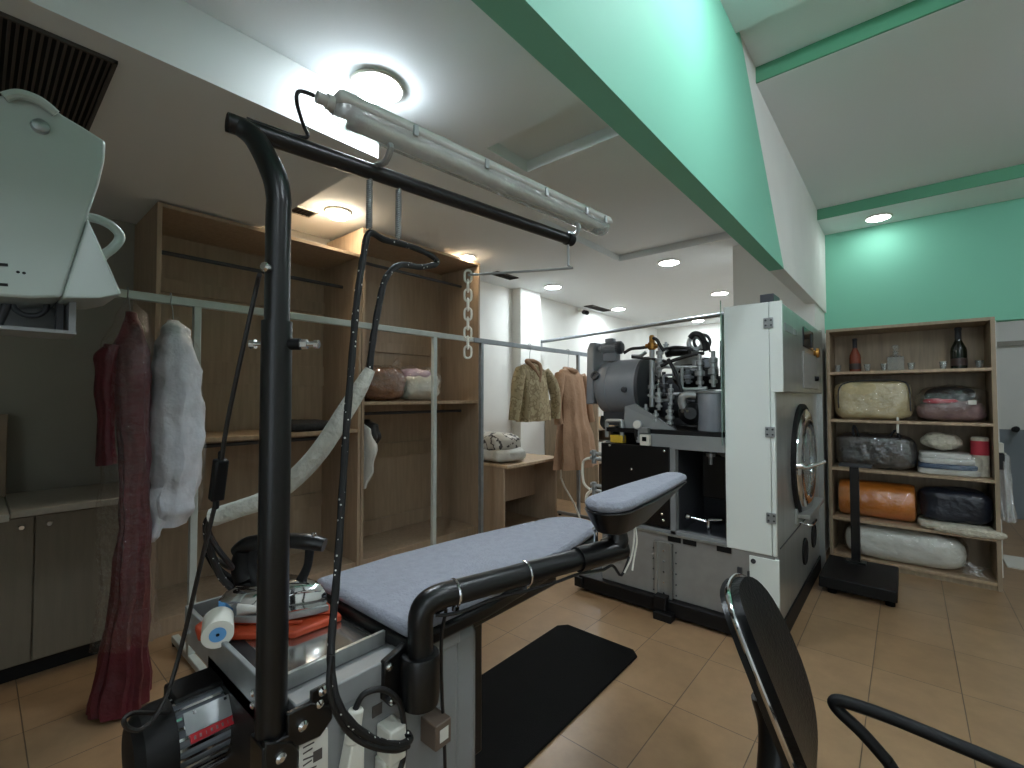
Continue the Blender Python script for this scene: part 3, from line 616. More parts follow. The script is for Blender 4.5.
# ---- batten light fixed above the arm (hangs on brackets)
b0 = P(333,104,z=2.085); b1 = P(605,226,z=2.085); u = (b1-b0).normalized(); LB = (b1-b0).length
w = Vector((u.y,-u.x,0)); zz = Vector((0,0,1))
t = thing('strip_light', b0, 'unlit dusty strip light mounted along the overhead black arm', 'lamp')
def sect(profile, a, b, k0=1.0):
    n = len(profile); vs = [a+w*p*k0+zz*q for p,q in profile]+[b+w*p*k0+zz*q for p,q in profile]
    return MB().add(vs, [tuple(range(n-1,-1,-1)),tuple(range(n,2*n))]+[(i,(i+1)%n,n+(i+1)%n,n+i) for i in range(n)])
housing = [(-.036,-.006),(.036,-.006),(.038,.008),(.030,.026),(-.030,.026),(-.038,.008)]
obj('housing', sect(housing, b0, b1), 'fr', t, bev=.010)
cover = [(.036*cos(a),-.006-.038*sin(a)) for a in [pi*k/12 for k in range(13)]]
def cap_sect(k, d): return [d+w*p*k+zz*(-.006+(q+.006)*k) for p,q in cover]
cm = MB(); rows = [cap_sect(.35,b0-u*.0),cap_sect(.75,b0+u*.008),cap_sect(.95,b0+u*.02),cap_sect(1,b0+u*.04),cap_sect(1,b1-u*.04),cap_sect(.95,b1-u*.02),cap_sect(.75,b1-u*.008),cap_sect(.35,b1)]
n_ = len(cover); cm.add([p for r in rows for p in r], [(i*n_+k,(i+1)*n_+k,(i+1)*n_+k+1,i*n_+k+1) for i in range(len(rows)-1) for k in range(n_-1)]+[tuple(range(n_)),tuple(range((len(rows)-1)*n_,len(rows)*n_))])
cov = film('diffuser_film',(226,232,228),.12,.22,.30)
obj('clear_cover', cm, cov, t, sm=60)
for s_ in (-.015,.015):
    tb = obj('tube_lamp', MB().cyl(b0+u*.06+w*s_-zz*.020, b1-u*.06+w*s_-zz*.020, .0115), 'whitep', t)
    for e in (b0+u*.04, b1-u*.065): obj('tube_cap', MB().cyl(e+w*s_-zz*.020, e+u*.025+w*s_-zz*.020, .0125), 'galv', tb)
obj('cable_gland', MB().cyl(b0-u*.035, b0+u*.01, .012).cyl(b0-u*.014, b0, .016), 'fr', t)
for f in (.18,.40,.64,.84,.95):
    for sg in (1,-1):
        q = b0+u*LB*f
        obj('clip', MB().obox(q+w*.039*sg+zz*.0, .006,.014,.026, Matrix((w,u,zz)).transposed()), 'galv', t, bev=.002)
for f in (.13,.83):
    q = b0+u*LB*f; aq = A0+(A1-A0).normalized()*((q-A0).dot((A1-A0).normalized()))
    obj('mounting_bracket', MB().tube([q+w*.0-zz*.038,q+w*.012-zz*.05,(q+aq)/2+w*.015-zz*.03,aq+zz*.02+w*.006,aq+zz*.016],.008,8,3), 'galv', t)
ac = A0+(A1-A0)*.10
obj('cable', MB().tube([b0-u*.04,b0-u*.07-zz*.005,b0-u*.075-zz*.03,ac+zz*.055+u*.02,ac+zz*.03+u*.03,ac+zz*.021]+[A0+(A1-A0)*.06+zz*.021,A0+(A1-A0)*.01+zz*.021],.0042,8), 'cable', t)

# ---- wire hook at arm end with white plastic chain
h0 = A1+Vector((0,0,-.02)); hz = P(567,268,x=A1.x).z
h1 = Vector((A1.x,A1.y,hz)); h2 = P(468,275,z=hz-.004)
obj('hook_rod', MB().tube([h0,h1+zz*.012,h1+(h2-h1).normalized()*.012,h2],.0042,8,3), 'galv', T)
ch = thing('plastic_chain', h2, 'short white plastic chain hanging from the wire hook', 'chain')
zt_ = h2.z+.012; zb_ = P(470,357,x=h2.x).z; NL = 9; LH = (zt_-zb_)/NL
for k in range(NL):
    c_ = Vector((h2.x, h2.y, zt_-LH*(k+.5))); hl = LH*.64; hw = .013; pts = []
    d_ = Vector((.76,.65,0)) if k%2 == 0 else Vector((-.65,.76,0))
    for j in range(17):
        a = 2*pi*j/16; pts.append(c_+d_*hw*cos(a)+zz*(sin(a)*hw+math.copysign(hl-hw, sin(a)) if abs(sin(a)) > 1e-6 else 0))
    obj('link', MB().tube(pts,.0040,8,1), 'whitep', ch)

# ---- springs under the arm + hoses
def on_arm(px):
    best = min((A0+(A1-A0)*(k/400) for k in range(401)), key=lambda q: abs(512+F*(q-Vector((0,0,H))).dot(RT)/(q-Vector((0,0,H))).dot(FW)-px)); return best
sp1 = on_arm(370); sp2 = on_arm(399)
def spring(p, z1, r):
    n = 26; pts = [(p.x, p.y, p.z-.018)]
    for k in range(n*8+1):
        a = 2*pi*k/8; pts.append((p.x+r*cos(a), p.y+r*sin(a), p.z-.022+(z1-p.z+.022)*k/(n*8)))
    pts.append((p.x,p.y,z1-.004)); return MB().tube(pts,.0022,5,1)
zs1 = P(370,229,x=sp1.x).z; zs2 = P(397,238,x=sp2.x).z
obj('suspension_spring', spring(sp1, zs1, .0062), 'galv', T); obj('suspension_spring', spring(sp2, zs2, .0062), 'galv', T)
xa = sp1.x
hA = [(sp1.x,sp1.y,zs1-.012)]+[P(a,b,x=xx) for a,b,xx in ((363,258,xa),(357,300,xa+.005),(353,345,xa+.01),(347,420,xa+.02),(343,480,xa+.03),(338,560,xa+.05),(333,620,xa+.07),(331,662,-.885),(336,698,-.86),(350,722,-.85),(374,740,-.845),(396,745,-.85),(409,741,-.865),(407,734,-.88),(392,734,-.885))]
hB = [(sp1.x,sp1.y,zs1-.012)]+[P(a,b,x=xx) for a,b,xx in ((385,240,xa-.01),(412,247,xa-.03),(433,257,xa-.06),(436,264,xa-.07),(420,267,xa-.06),(400,265,xa-.03),(386,278,xa-.02),(379,305,xa-.02),(373,340,xa-.02),(369,374,xa-.02))]
tag(obj('steam_hose', MB().tube(hA[::-1]+hB[1:],[.0088 if k%2 else .0076 for k in range(75)],10,8), 'hose'), 'black flecked braided steam hose hung on two springs', 'hose')
tag(obj('power_cord', MB().tube([P(a,b,x=xx) for a,b,xx in ((332,655,-.868),(329,685,-.862),(336,712,-.855),(352,735,-.85),(374,747,-.84),(396,750,-.842),(408,746,-.86))],.0062,10,5), 'cable'), 'plain black cord running beside the flecked steam hose', 'cord')
wS = [P(a,b,x=xx) for a,b,xx in ((370,370,xa-.02),(360,388,xa-.025),(345,412,xa-.04),(322,448,xa-.07),(297,476,xa-.11),(268,498,xa-.16),(238,509,xa-.22),(214,517,xa-.27))]
hs = thing('sleeved_iron_hose', wS[3], 'iron hose wrapped in padded white cloth sleeve behind upright', 'hose')
obj('cloth_sleeve', MB().tube(wS,[.013,.019,.021,.022,.022,.021,.02,.022],16,6,False), 'sleeve', hs)
obj('hose_end', MB().tube([wS[-1]]+[P(a,b,x=xx) for a,b,xx in ((207,522,xa-.29),(209,545,xa-.31),(220,575,xa-.345))]+[(-1.345,.445,.955)],.0085,10,5), 'hose', hs)
pc = [(px_-.01,py_-.03,1.69)]+[P(a,b,x=xx) for a,b,xx in ((257,285,-1.0),(247,330,-1.02),(235,385,-1.05),(226,430,-1.08),(221,465,-1.10))]
pd = [P(a,b,x=xx) for a,b,xx in ((216,500,-1.12),(209,530,-1.14),(197,580,-1.18),(186,628,-1.22),(172,680,-1.22),(158,712,-1.17),(142,729,-1.15),(128,728,-1.15),(124,719,-1.15),(134,713,-1.16),(154,713,-1.18),(170,712,-1.22))]
cb = thing('switch_cable', pc[3], 'thin black cable with inline switch hanging left of upright', 'cable')
obj('cord', MB().tube(pc+pd,.0045,8,5), 'brownc', cb)
obj('inline_switch', MB().bar(pc[-1]+Vector((0,0,.012)), pd[0]-Vector((0,0,.0)), .026,.022).cyl(pc[-1]+Vector((0,0,.03)),pc[-1],.006).cyl(pd[0],pd[0]-Vector((0,0,.02)),.006), 'blackm', cb, bev=.004)
ct = [P(a,b,x=xx) for a,b,xx in ((208,548,-1.16),(222,560,-1.22),(238,572,-1.26),(252,580,-1.29))]

# ---- steam iron on orange rest, roll of tape
zi = .8425
R45 = radians(40)
ic = Vector((-1.308,.548,zi)); fx = Vector((cos(R45),sin(R45),0)); fy = Vector((-sin(R45),cos(R45),0))
def iro(l, ww, z, k=1.15):
    zz_k = z*k if z < .03 else .03*k+(z-.03)*1.42
    return ic+fx*l*k+fy*ww*k+zz*zz_k
rest = [iro(a*.92-.012,b*.95,0) for a,b in ((-.16,-.055),(-.12,-.10),(.10,-.085),(.18,.0),(.10,.085),(-.12,.10),(-.16,.055))]
rs = thing('iron_rest', ic, 'orange silicone iron rest on the steel tray', 'iron rest')
obj('mat', MB().prism(rest,(0,0,.018)), 'orange', rs, bev=.005)
obj('ribs', MB().bar(iro(-.13,-.05,.020),iro(.08,-.045,.020),.012,.006).bar(iro(-.13,.05,.020),iro(.08,.045,.020),.012,.006).bar(iro(-.14,0,.020),iro(.13,0,.020),.012,.006), 'orange', rs, bev=.002)
ir = thing('steam_iron', ic+zz*.024, 'chrome steam iron with black handle resting on orange mat', 'iron')
def sole(k, z):
    pr = [(-.115,-.045),(-.105,-.058),(-.02,-.06),(.05,-.045),(.10,-.018),(.118,0),(.10,.018),(.05,.045),(-.02,.06),(-.105,.058),(-.115,.045)]
    return [iro(a*k,b*k,z) for a,b in pr]
def stack(levels):
    m = MB(); n = 11; vs = []; fs = []
    for k, z in levels: vs += sole(k, z)
    for i in range(len(levels)-1):
        for j in range(n): fs.append((i*n+j,i*n+(j+1)%n,(i+1)*n+(j+1)%n,(i+1)*n+j))
    fs.append(tuple(range(n-1,-1,-1))); fs.append(tuple((len(levels)-1)*n+j for j in range(n))); return m.add(vs,fs)
obj('soleplate', stack([(1.0,.024),(1.03,.026),(1.03,.036),(.98,.038)]), 'galv', ir)
obj('chrome_shell', stack([(.98,.0385),(1.0,.046),(.97,.060),(.86,.074),(.70,.083),(.55,.086)]), 'chrome', ir, sm=50)
obj('handle_bracket', MB().tube([iro(-.05,0,.08),iro(-.065,0,.115),iro(-.055,0,.145)],[.02,.016,.016],12), 'blackm', ir)
obj('handle_bracket', MB().tube([iro(.05,0,.075),iro(.07,0,.11),iro(.075,0,.145)],[.014,.011,.012],12), 'blackm', ir)
obj('handle', MB().tube([iro(-.10,0,.135),iro(-.07,0,.15),iro(0,0,.158),iro(.07,0,.156),iro(.11,0,.150)],[.018,.023,.019,.022,.018],16), 'black', ir)
obj('rear_housing', MB().tube([iro(-.075,0,.085),iro(-.085,0,.11),iro(-.08,0,.14)],[.030,.028,.024],14), 'blackm', ir)
obj('steam_button', MB().lathe([(.007,0),(.007,.006),(.004,.009)],iro(.085,0,.168),(0,0,1),12), 'chrome', ir)
obj('wire_guard', MB().tube([iro(.02,-.05,.062),iro(.07,-.032,.072),iro(.105,0,.064),iro(.07,.032,.072),iro(.02,.05,.062)],.0025,6), 'chrome', ir)
obj('cable_boot', MB().tube([iro(-.10,0,.075),iro(-.14,0,.10),iro(-.17,0,.135)],[.014,.010,.008],12), 'rubber', ir)
obj('lead', MB().tube([iro(-.165,0,.13)]+[P(a,b,x=xx) for a,b,xx in ((232,568,-1.34),(217,548,-1.30),(208,530,-1.27),(212,516,-1.245))],.007,8), 'cable', ir)
rc = P(218,627,z=.885)
rl = thing('tape_roll', rc, 'white roll with blue core lying at left tray corner', 'roll')
da = Vector((.93,-.30,-.12)).normalized()
obj('roll', MB().cyl(rc-da*.034, rc+da*.034, .034, seg=28), 'whitep', rl)
co = obj('core', MB().cyl(rc-da*.034, rc+da*.0352, .018, seg=24), 'blue', rl, label='blue round core')
obj('core_hole', MB().cyl(rc+da*.0345, rc+da*.0358, .004, seg=12), 'blackm', co)
obj('tab', MB().prism([rc-da*.035+zz*.012+Vector((-.005,0,0)),rc-da*.068+zz*.03,rc-da*.068-zz*.006,rc-da*.035-zz*.006],(.012,.012,0)), 'blue', rl, label='blue plastic tab')

# ---- rubber mat
tag(obj('floor_mat', MB().prism([(x,y,0) for x,y in ((-1.70,.95),(-1.70,2.42),(-1.655,2.475),(-1.21,2.475),(-1.165,2.43),(-1.16,.95))],(0,0,.014)), 'rubber', bev=.005), 'black rubber mat on the tiled floor before the machine', 'mat')

# ================================================================== LEFT EDGE: white press head
pr = thing('steam_press', (-1.55,-.55,0), 'white enamelled steam press head at top left edge', 'press')
XP = -1.45
def yz(l): return [P(a,b,x=XP) for a,b in l]
body = [Vector((XP,-.42,2.10))]+yz([(0,95),(22,94),(45,101),(62,114),(84,127),(106,141),(105,160),(99,185),(88,216),(62,297),(30,298),(0,296)])+[Vector((XP,-.42,1.69))]
obj('head_cover', MB().prism(body,(-.26,0,0)), 'presse', pr, bev=.006)
fl = [P(88,218,x=XP)]+[P(122,294,x=XP+.02), P(100,298,x=XP+.02), P(62,298,x=XP)]
obj('side_flap', MB().prism(fl,(-.22,0,.0)), 'presse', pr, bev=.005)
obj('hinge_boss', MB().lathe([(.016,0),(.014,.012),(.006,.016)],P(40,127,x=XP),(1,0,0),16), 'galv', pr)
obj('top_grip', MB().tube([P(4,97,x=XP+.01),P(20,94,x=XP+.014),P(40,101,x=XP+.014),P(56,114,x=XP+.01)],.010,10), 'presse', pr)
hx = XP-.10
obj('handle', MB().tube([P(88,217,x=hx),P(100,220,x=hx),P(113,227,x=hx),P(120,237,x=hx),P(114,247,x=hx),P(104,255,x=hx),P(96,264,x=hx)],.011,12), 'presse', pr)
sl = MB()
for v in (264,284): sl.bar(P(-6,v,x=XP+.001),P(8,v+1,x=XP+.001),.002,.006)
for a,b in ((18,272),(24,273)): sl.cyl(P(a,b,x=XP-.002),P(a,b,x=XP+.002),.003)
obj('vent_slots', sl, 'blackm', pr)
lb = P(77,299,x=XP-.05); lc = P(70,331,x=XP-.05)
obj('linkage_box', MB().box(XP-.20,XP-.19,-.42,lb.y,lc.z,1.69).box(XP-.20,XP-.06,lb.y-.012,lb.y,lc.z,1.69).box(XP-.20,XP-.04,-.42,lb.y,lc.z-.008,lc.z), 'grey', pr)
obj('linkage', MB().torus(P(30,304,x=XP-.12),(1,0,0),.028,.006).cyl(P(10,298,x=XP-.12),P(-3,326,x=XP-.12),.009).box(XP-.14,XP-.10,P(63,300,x=XP-.12).y-.012,P(63,300,x=XP-.12).y,lc.z,1.69), 'dark', pr)
obj('column', MB().box(-1.70,-1.46,-.80,-.38,.05,1.86), 'presse', pr, bev=.02)
obj('lower_buck', MB().blob((-1.58,-.62,1.02),(.40,.55,.10),.5,.5,0,1,0).box(-1.72,-1.44,-.85,-.42,.8,1.0), 'cloth', pr)
obj('foot', B(-1.85,-1.3,-.95,-.30,0,.05), 'dark', pr, bev=.01)

# ================================================================== DRY CLEANING MACHINE
Mc = thing('dry_cleaning_machine', (-1.2,3.8,0), 'large grey dry cleaning machine with white cabinet and exposed drum', 'machine')
obj('base_skid', MB().box(-1.90,-.59,2.985,4.62,.02,.115).box(-1.93,-1.86,2.97,3.6,.03,.10), 'blackm', Mc, bev=.006)
obj('skid_foot', MB().box(-1.29,-1.17,2.92,3.0,0,.05), 'blackm', Mc, bev=.004)
obj('kick_plate', B(-.64,-.575,3.06,4.66,0,.115), 'blackm', Mc)
obj('lower_panel', B(-1.73,-.60,3.04,4.60,.115,.53), 'greym', Mc, bev=.003)
obj('panel_edge', MB().box(-1.73,-.86,3.03,3.06,.525,.538), 'steel', Mc)
for x in (-1.19,-1.09,-.88): obj('slot_cover', B(x-.04,x+.045,3.034,3.045,.49,.525), 'blackm', Mc)
br_ = obj('lift_channel', MB().box(-1.315,-1.30,3.012,3.04,.09,.475).box(-1.215,-1.20,3.012,3.04,.09,.475).box(-1.315,-1.20,3.03,3.04,.06,.475), 'steel', Mc)
for k in range(5):
    obj('rivet', MB().lathe([(.008,0),(.006,.006)],(-1.258,3.03,.14+.07*k),(0,-1,0),10), 'chrome', br_)
    for x in (-1.335,-1.18): obj('rivet', MB().lathe([(.006,0),(.004,.005)],(x,3.04,.14+.07*k),(0,-1,0),8), 'dark', br_)
obj('jack_block', MB().box(-1.30,-1.215,2.95,3.02,.05,.14), 'blackm', Mc, bev=.004)
# frame + panels of the open bay
fr = obj('bay_frame', MB().box(-1.43,-.86,3.045,3.10,1.10,1.195).box(-1.218,-1.18,3.045,3.10,.53,1.10).box(-1.73,-.86,3.045,3.10,.53,.56).box(-1.73,-1.68,3.10,3.16,.53,1.12), 'grey', Mc, bev=.003)
obj('black_panel', B(-1.73,-1.218,3.035,3.05,.575,1.112), 'black', Mc, bev=.002)
for x, z in ((-1.66,1.095),(-1.25,1.085),(-1.26,.62),(-1.49,.94),(-1.27,.66)): obj('panel_screw', MB().lathe([(.009,0),(.009,.004),(.004,.008)],(x,3.035,z),(0,-1,0),12), 'chrome', Mc)
obj('bay_liner', MB().box(-1.72,-.87,3.62,3.66,.53,1.20).box(-1.72,-1.70,3.16,3.62,.53,1.20).box(-.885,-.87,3.10,3.62,.53,1.20).box(-1.20,-1.185,3.12,3.62,.54,1.10), 'dark', Mc)
obj('bay_tank', MB().box(-1.10,-.89,3.32,3.61,.75,1.05), 'black', Mc, bev=.01)
obj('bay_floor', B(-1.18,-.87,3.06,3.62,.53,.545), 'dark', Mc)
vv = obj('drain_valve', MB().cyl((-1.02,3.2,.545),(-1.02,3.2,.63),.018).cyl((-1.02,3.2,.615),(-1.12,3.16,.64),.012).cyl((-1.02,3.2,.63),(-.94,3.22,.64),.010).lathe([(.02,0),(.024,.02),(.014,.03)],(-1.13,3.155,.642),(-1,-.4,.2),12), 'chrome', Mc)
obj('bay_funnel', MB().lathe([(.012,0),(.014,.05),(.03,.055),(.03,.075),(.012,.08),(.012,.12)],(-1.0,3.2,1.0)).lathe([(.02,0),(.055,.03),(.055,.045)],(-.91,3.2,1.06)), 'galv', Mc)
obj('thermostat', MB().box(-1.415,-1.345,3.01,3.045,1.115,1.19), 'whitep', Mc, bev=.004)
obj('thermostat_screen', B(-1.395,-1.365,3.006,3.011,1.145,1.175), 'display', Mc.children[-1])
# white end cabinet + stainless front
obj('front_case', B(-.86,-.585,3.06,4.70,.115,2.0), 'steel', Mc, bev=.004)
obj('upper_front', B(-.62,-.545,3.06,4.70,1.478,2.0), 'steel', Mc, bev=.006)
dr = obj('cabinet_door', MB().box(-.862,-.612,3.035,3.06,.525,2.01), 'white', Mc, bev=.004)
obj('cabinet_panel', MB().box(-.609,-.543,3.035,3.06,1.478,2.01).box(-.609,-.588,3.035,3.06,.525,1.478), 'white', Mc, bev=.003)
obj('lower_white_panel', MB().box(-.735,-.578,3.035,3.06,.117,.505), 'white', Mc, bev=.003)
obj('cam_lock', MB().lathe([(.014,0),(.014,.006),(.004,.007)],(-.712,3.035,.475),(0,-1,0),16), 'dark', Mc)
obj('latch', MB().box(-.80,-.775,3.025,3.05,.36,.42).box(-.745,-.733,3.025,3.036,.33,.41), 'dark', Mc)
for z in (1.885,1.245,.745):
    h_ = obj('hinge', MB().box(-.637,-.587,3.024,3.036,z-.03,z+.03), 'galv', dr, bev=.002)
    obj('hinge_screw', MB().lathe([(.006,0),(.004,.003)],(-.626,3.024,z+.015),(0,-1,0),8).lathe([(.006,0),(.004,.003)],(-.598,3.024,z+.015),(0,-1,0),8).lathe([(.006,0),(.004,.003)],(-.626,3.024,z-.015),(0,-1,0),8).lathe([(.006,0),(.004,.003)],(-.598,3.024,z-.015),(0,-1,0),8), 'dark', h_)
obj('case_back', B(-.90,-.86,3.12,4.6,1.2,1.98), 'white', Mc)
obj('glass_panel', MB().obox((-.895,3.09,1.60),.006,.16,.90,Matrix.Rotation(.283,3,'Z')), 'glassg', Mc, label='thin clear glass panel with green edge')
obj('top_box', B(-.675,-.60,3.12,3.30,2.0,2.075), 'dark', Mc, bev=.004)
# loading door, seen from the side
dc = Vector((-.585,3.87,1.0))
ld = obj('loading_door', MB().lathe([(.40,0),(.40,.022),(.385,.03),(.37,.022),(.37,0)],dc,(1,0,0),48), 'blackm', Mc)
obj('door_ring', MB().lathe([(.37,.0),(.365,.035),(.34,.05),(.27,.055),(.245,.045),(.24,.02),(.24,0)],dc,(1,0,0),48), 'chrome', ld)
obj('door_glass', MB().lathe([(.243,.03),(.22,.055),(.15,.075),(.001,.083)],dc,(1,0,0),40), 'clear', ld)
obj('drum_mouth', MB().lathe([(.238,.004),(.18,.006),(.001,.008)],dc,(1,0,0),40), 'dark', ld)
obj('door_handle', MB().tube([dc+Vector((.04,-.30,0)),dc+Vector((.06,-.33,-.01)),dc+Vector((.085,-.28,-.01)),dc+Vector((.16,-.18,.02))],[.018,.016,.014,.012],12).cyl(dc+Vector((.0,-.36,.0)),dc+Vector((.06,-.34,0)),.022), 'chrome', ld)
obj('door_hinge', MB().box(-.585,-.545,4.22,4.30,.90,1.10), 'steel', ld, bev=.004)
lt = obj('lint_tray', MB().box(-.585,-.50,3.60,4.30,.640,.668).box(-.585,-.57,3.58,4.32,.60,.70), 'steel', Mc, bev=.003)
obj('tray_pull', MB().tube([(-.57,3.66,.60),(-.51,3.66,.59),(-.50,3.72,.59),(-.50,3.85,.59)],.009,8), 'chrome', lt)
for y, z, r in ((3.93,.335,.095),(4.33,.36,.095)):
    q = obj('port_cover', MB().lathe([(r,0),(r,.010),(r*.9,.014),(r*.86,.008),(.001,.006)],(-.585,y,z),(1,0,0),32), 'blackm', Mc)
obj('front_plate_edge', MB().box(-.586,-.580,3.10,4.68,.555,.560), 'dark', Mc)
# control area
cp = obj('control_panel', B(-.546,-.538,3.72,4.36,1.51,1.765), 'greym', Mc, bev=.003)
obj('panel_knob', MB().lathe([(.018,0),(.018,.02),(.012,.026)],(-.538,4.22,1.59),(1,0,0),16), 'blackm', cp)
cd = obj('control_display', B(-.546,-.536,3.74,4.16,1.80,1.94), 'display', Mc, bev=.003)
obj('keypad', MB().box(-.537,-.5345,4.02,4.12,1.82,1.92), 'dark', cd)
obj('emergency_knob', MB().lathe([(.022,0),(.022,.012),(.038,.018),(.036,.034),(.02,.04)],(-.545,4.24,1.79),(1,0,0),20), 'brass', Mc, label='dull orange round knob')
obj('name_plate', B(-.546,-.541,3.12,3.36,1.845,1.89), 'grey', Mc); obj('small_plate', B(-.546,-.541,3.42,3.50,1.85,1.885), 'grey', Mc)
obj('side_trim', MB().box(-.60,-.55,4.70,4.76,0,2.02), 'steel', Mc)
# upper deck: drum still, belt guard, motor
obj('deck', MB().box(-1.72,-.90,3.12,4.55,1.19,1.225), 'blackm', Mc)
obj('deck_plate', MB().box(-1.70,-.88,3.06,3.12,1.195,1.225), 'blackm', Mc)
dz = 1.525; dy = 3.42
dm = obj('drum', MB().lathe([(.12,-.02),(.16,0),(.205,.03),(.225,.08),(.23,.13),(.225,.135),(.225,.36),(.23,.365),(.23,.385)],(-1.92,dy,dz),(1,0,0),44), 'drum', Mc)
obj('drum_end', MB().lathe([(.24,0),(.24,.025),(.205,.03),(.15,.05),(.06,.06)],(-1.54,dy,dz),(1,0,0),44), 'dark', dm)
obj('drum_hub', MB().lathe([(.06,0),(.06,.03),(.03,.035),(.03,.06)],(-1.485,dy,dz),(1,0,0),24), 'chrome', dm)
for a in (20,80,140,200,260,320):
    obj('flange_bolt', MB().lathe([(.014,0),(.014,.014),(.006,.018)],(-1.49,dy+.09*cos(radians(a)),dz+.09*sin(radians(a))),(1,0,0),8), 'chrome', dm)
obj('sight_port', MB().lathe([(.035,0),(.035,.02),(.022,.022),(.02,.012)],(-1.88,dy-.205,dz+.09),(0,-1,.4),18), 'dark', dm)
obj('drain_cock', MB().lathe([(.022,0),(.022,.02),(.01,.024)],(-1.62,dy-.222,dz-.02),(0,-1,0),14), 'dark', dm)
gp = [(-2.0,3.26,1.39),(-2.0,3.28,1.84),(-2.0,3.32,1.90),(-2.0,3.44,1.90),(-2.0,3.52,1.85),(-2.0,3.58,1.39)]
obj('belt_guard', MB().prism(gp,(.07,0,0)), 'drum', Mc, bev=.012)
mz = 1.845; my = 3.36
mt = obj('drum_motor', MB().cyl((-1.89,my,mz),(-1.74,my,mz),.046,seg=28), 'drum', Mc)
ff = MB()
for k in range(20):
    a = 2*pi*k/20; q = Matrix.Rotation(a,3,'X'); ff.obox(Vector((-1.80,my,mz))+q @ Vector((0,0,.047)), .11, .004, .012, q)
obj('fins', ff, 'drum', mt); obj('terminal_box', MB().box(-1.86,-1.79,my-.03,my+.03,mz+.046,mz+.078), 'drum', mt, bev=.006)
obj('motor_cap', MB().lathe([(.052,0),(.052,.03),(.038,.042)],(-1.76,my,mz),(1,0,0),28), 'dark', mt)
obj('motor_foot', MB().box(-1.87,-1.76,my-.04,my+.04,mz-.105,mz-.045), 'drum', mt)
obj('pulley_shaft', MB().cyl((-1.95,my,mz),(-1.88,my,mz),.02), 'galv', mt)
obj('drum_cradle', MB().prism([(-1.58,3.10,1.225),(-1.58,3.12,1.38),(-1.50,3.12,1.40),(-1.20,3.12,1.225)],(0,.02,0)), 'grey', Mc)
obj('drum_cradle', MB().prism([(-1.58,3.7,1.225),(-1.58,3.7,1.38),(-1.50,3.7,1.40),(-1.20,3.7,1.225)],(0,.02,0)), 'grey', Mc)
obj('drum_saddle', MB().box(-1.86,-1.60,3.30,3.56,1.225,1.33), 'dark', Mc)
# tank on the right
tk = obj('solvent_tank', MB().lathe([(.12,0),(.125,.0),(.125,.245),(.118,.26),(.06,.27)],(-.965,3.24,1.225),(0,0,1),36), 'drum', Mc)
obj('tank_lid', MB().lathe([(.133,0),(.133,.012),(.11,.018),(.05,.024)],(-.965,3.24,1.475),(0,0,1),36), 'galv', tk)
obj('rear_cabinet', MB().box(-1.13,-.905,3.86,4.5,1.225,1.90), 'dark', Mc, bev=.006)
obj('dark_backplate', MB().box(-1.66,-1.13,3.95,4.0,1.225,1.62), 'dark', Mc)
# pipework
def valve(p, top, m='galv', s=1.0):
    """valve stack from p up to height top"""
    L = max(top-p.z, .05); r = .0088*s
    return MB().lathe([(r,0),(r,L*.10),(r*2.0,L*.11),(r*2.0,L*.2),(r*1.3,L*.22),(r*1.3,L*.34),(r*2.5,L*.36),(r*2.5,L*.50),(r*1.4,L*.53),(r*1.4,L*.66),(r*2.1,L*.68),(r*2.1,L*.8),(r,L*.83),(r,L)],p,(0,0,1),16)
def pp(u, v, y=3.25): return P(u,v,y=y)
p0 = pp(652,407); p1 = pp(652,338)
st = obj('standpipe', MB().cyl(p0,p1,.019).lathe([(.03,0),(.03,.03)],pp(652,389),(0,0,1),10), 'galv', Mc)
obj('standpipe_head', MB().lathe([(.02,0),(.03,.01),(.03,.05),(.02,.06),(.02,.10),(.012,.11)],pp(652,350)).cyl(pp(646,346),pp(658,346),.016), 'brass', st)
for u,v0,v1,y,m,k in ((660,372,346,3.25,'galv',1.5),(659,410,388,3.2,'galv',1.3),(671,408,384,3.22,'galv',1.1),(670,426,406,3.16,'galv',1.5),(646,424,404,3.2,'galv',1.2),(664,396,372,3.3,'dark',1.6),(676,380,366,3.3,'galv',1.3),(700,388,354,3.2,'galv',1.5),(713.5,387,351,3.18,'galv',1.5),(707,376,358,3.3,'dark',2.0),(688,384,368,3.3,'drum',1.8),(656,428,410,3.14,'galv',1.1),(666,352,342,3.28,'galv',1.2)):
    p = pp(u,v0,y); obj('valve', valve(p, P(u,v1,y=y).z, m, k), m, Mc)
obj('valve_block', MB().box(pp(705,362,3.22).x,pp(716,362,3.22).x,3.20,3.26,pp(705,368,3.22).z,pp(705,359,3.22).z), 'drum', Mc, bev=.006)
q = pp(688,413,3.2)
obj('pump_body', MB().lathe([(.04,0),(.075,.02),(.082,.06),(.075,.10),(.04,.13)],q+Vector((0,.06,0)),(.3,-1,0),28), 'black', Mc)
obj('pump_elbow', MB().tube([pp(684,408,3.16),pp(682,400,3.15),pp(686,395,3.15),pp(696,395,3.17)],[.030,.030,.028,.026],14), 'galv', Mc)
obj('pump_bolts', MB().lathe([(.012,0),(.012,.012)],pp(683,411,3.12),(0,-1,0),8).lathe([(.010,0),(.010,.012)],pp(688,411,3.12),(0,-1,0),8), 'chrome', Mc)
cq = pp(676,374,3.6)
obj('compressor', MB().lathe([(.08,0),(.11,.03),(.12,.08),(.12,.22),(.11,.28),(.07,.30)],cq,(1,0,0),28), 'black', Mc)
obj('heat_exchanger', MB().cyl(pp(662,405,3.6),pp(700,405,3.6),.10), 'dark', Mc)
rq = pp(695.5,343,3.4)
obj('ring_flange', MB().torus(rq,(.35,-.9,0),.046,.017,28,10).box(rq.x-.022,rq.x+.022,rq.y-.012,rq.y+.012,rq.z-.16,rq.z-.05).torus(rq+Vector((.02,-.002,-.10)),(.35,-.9,0),.016,.008,16,8), 'galv', Mc)
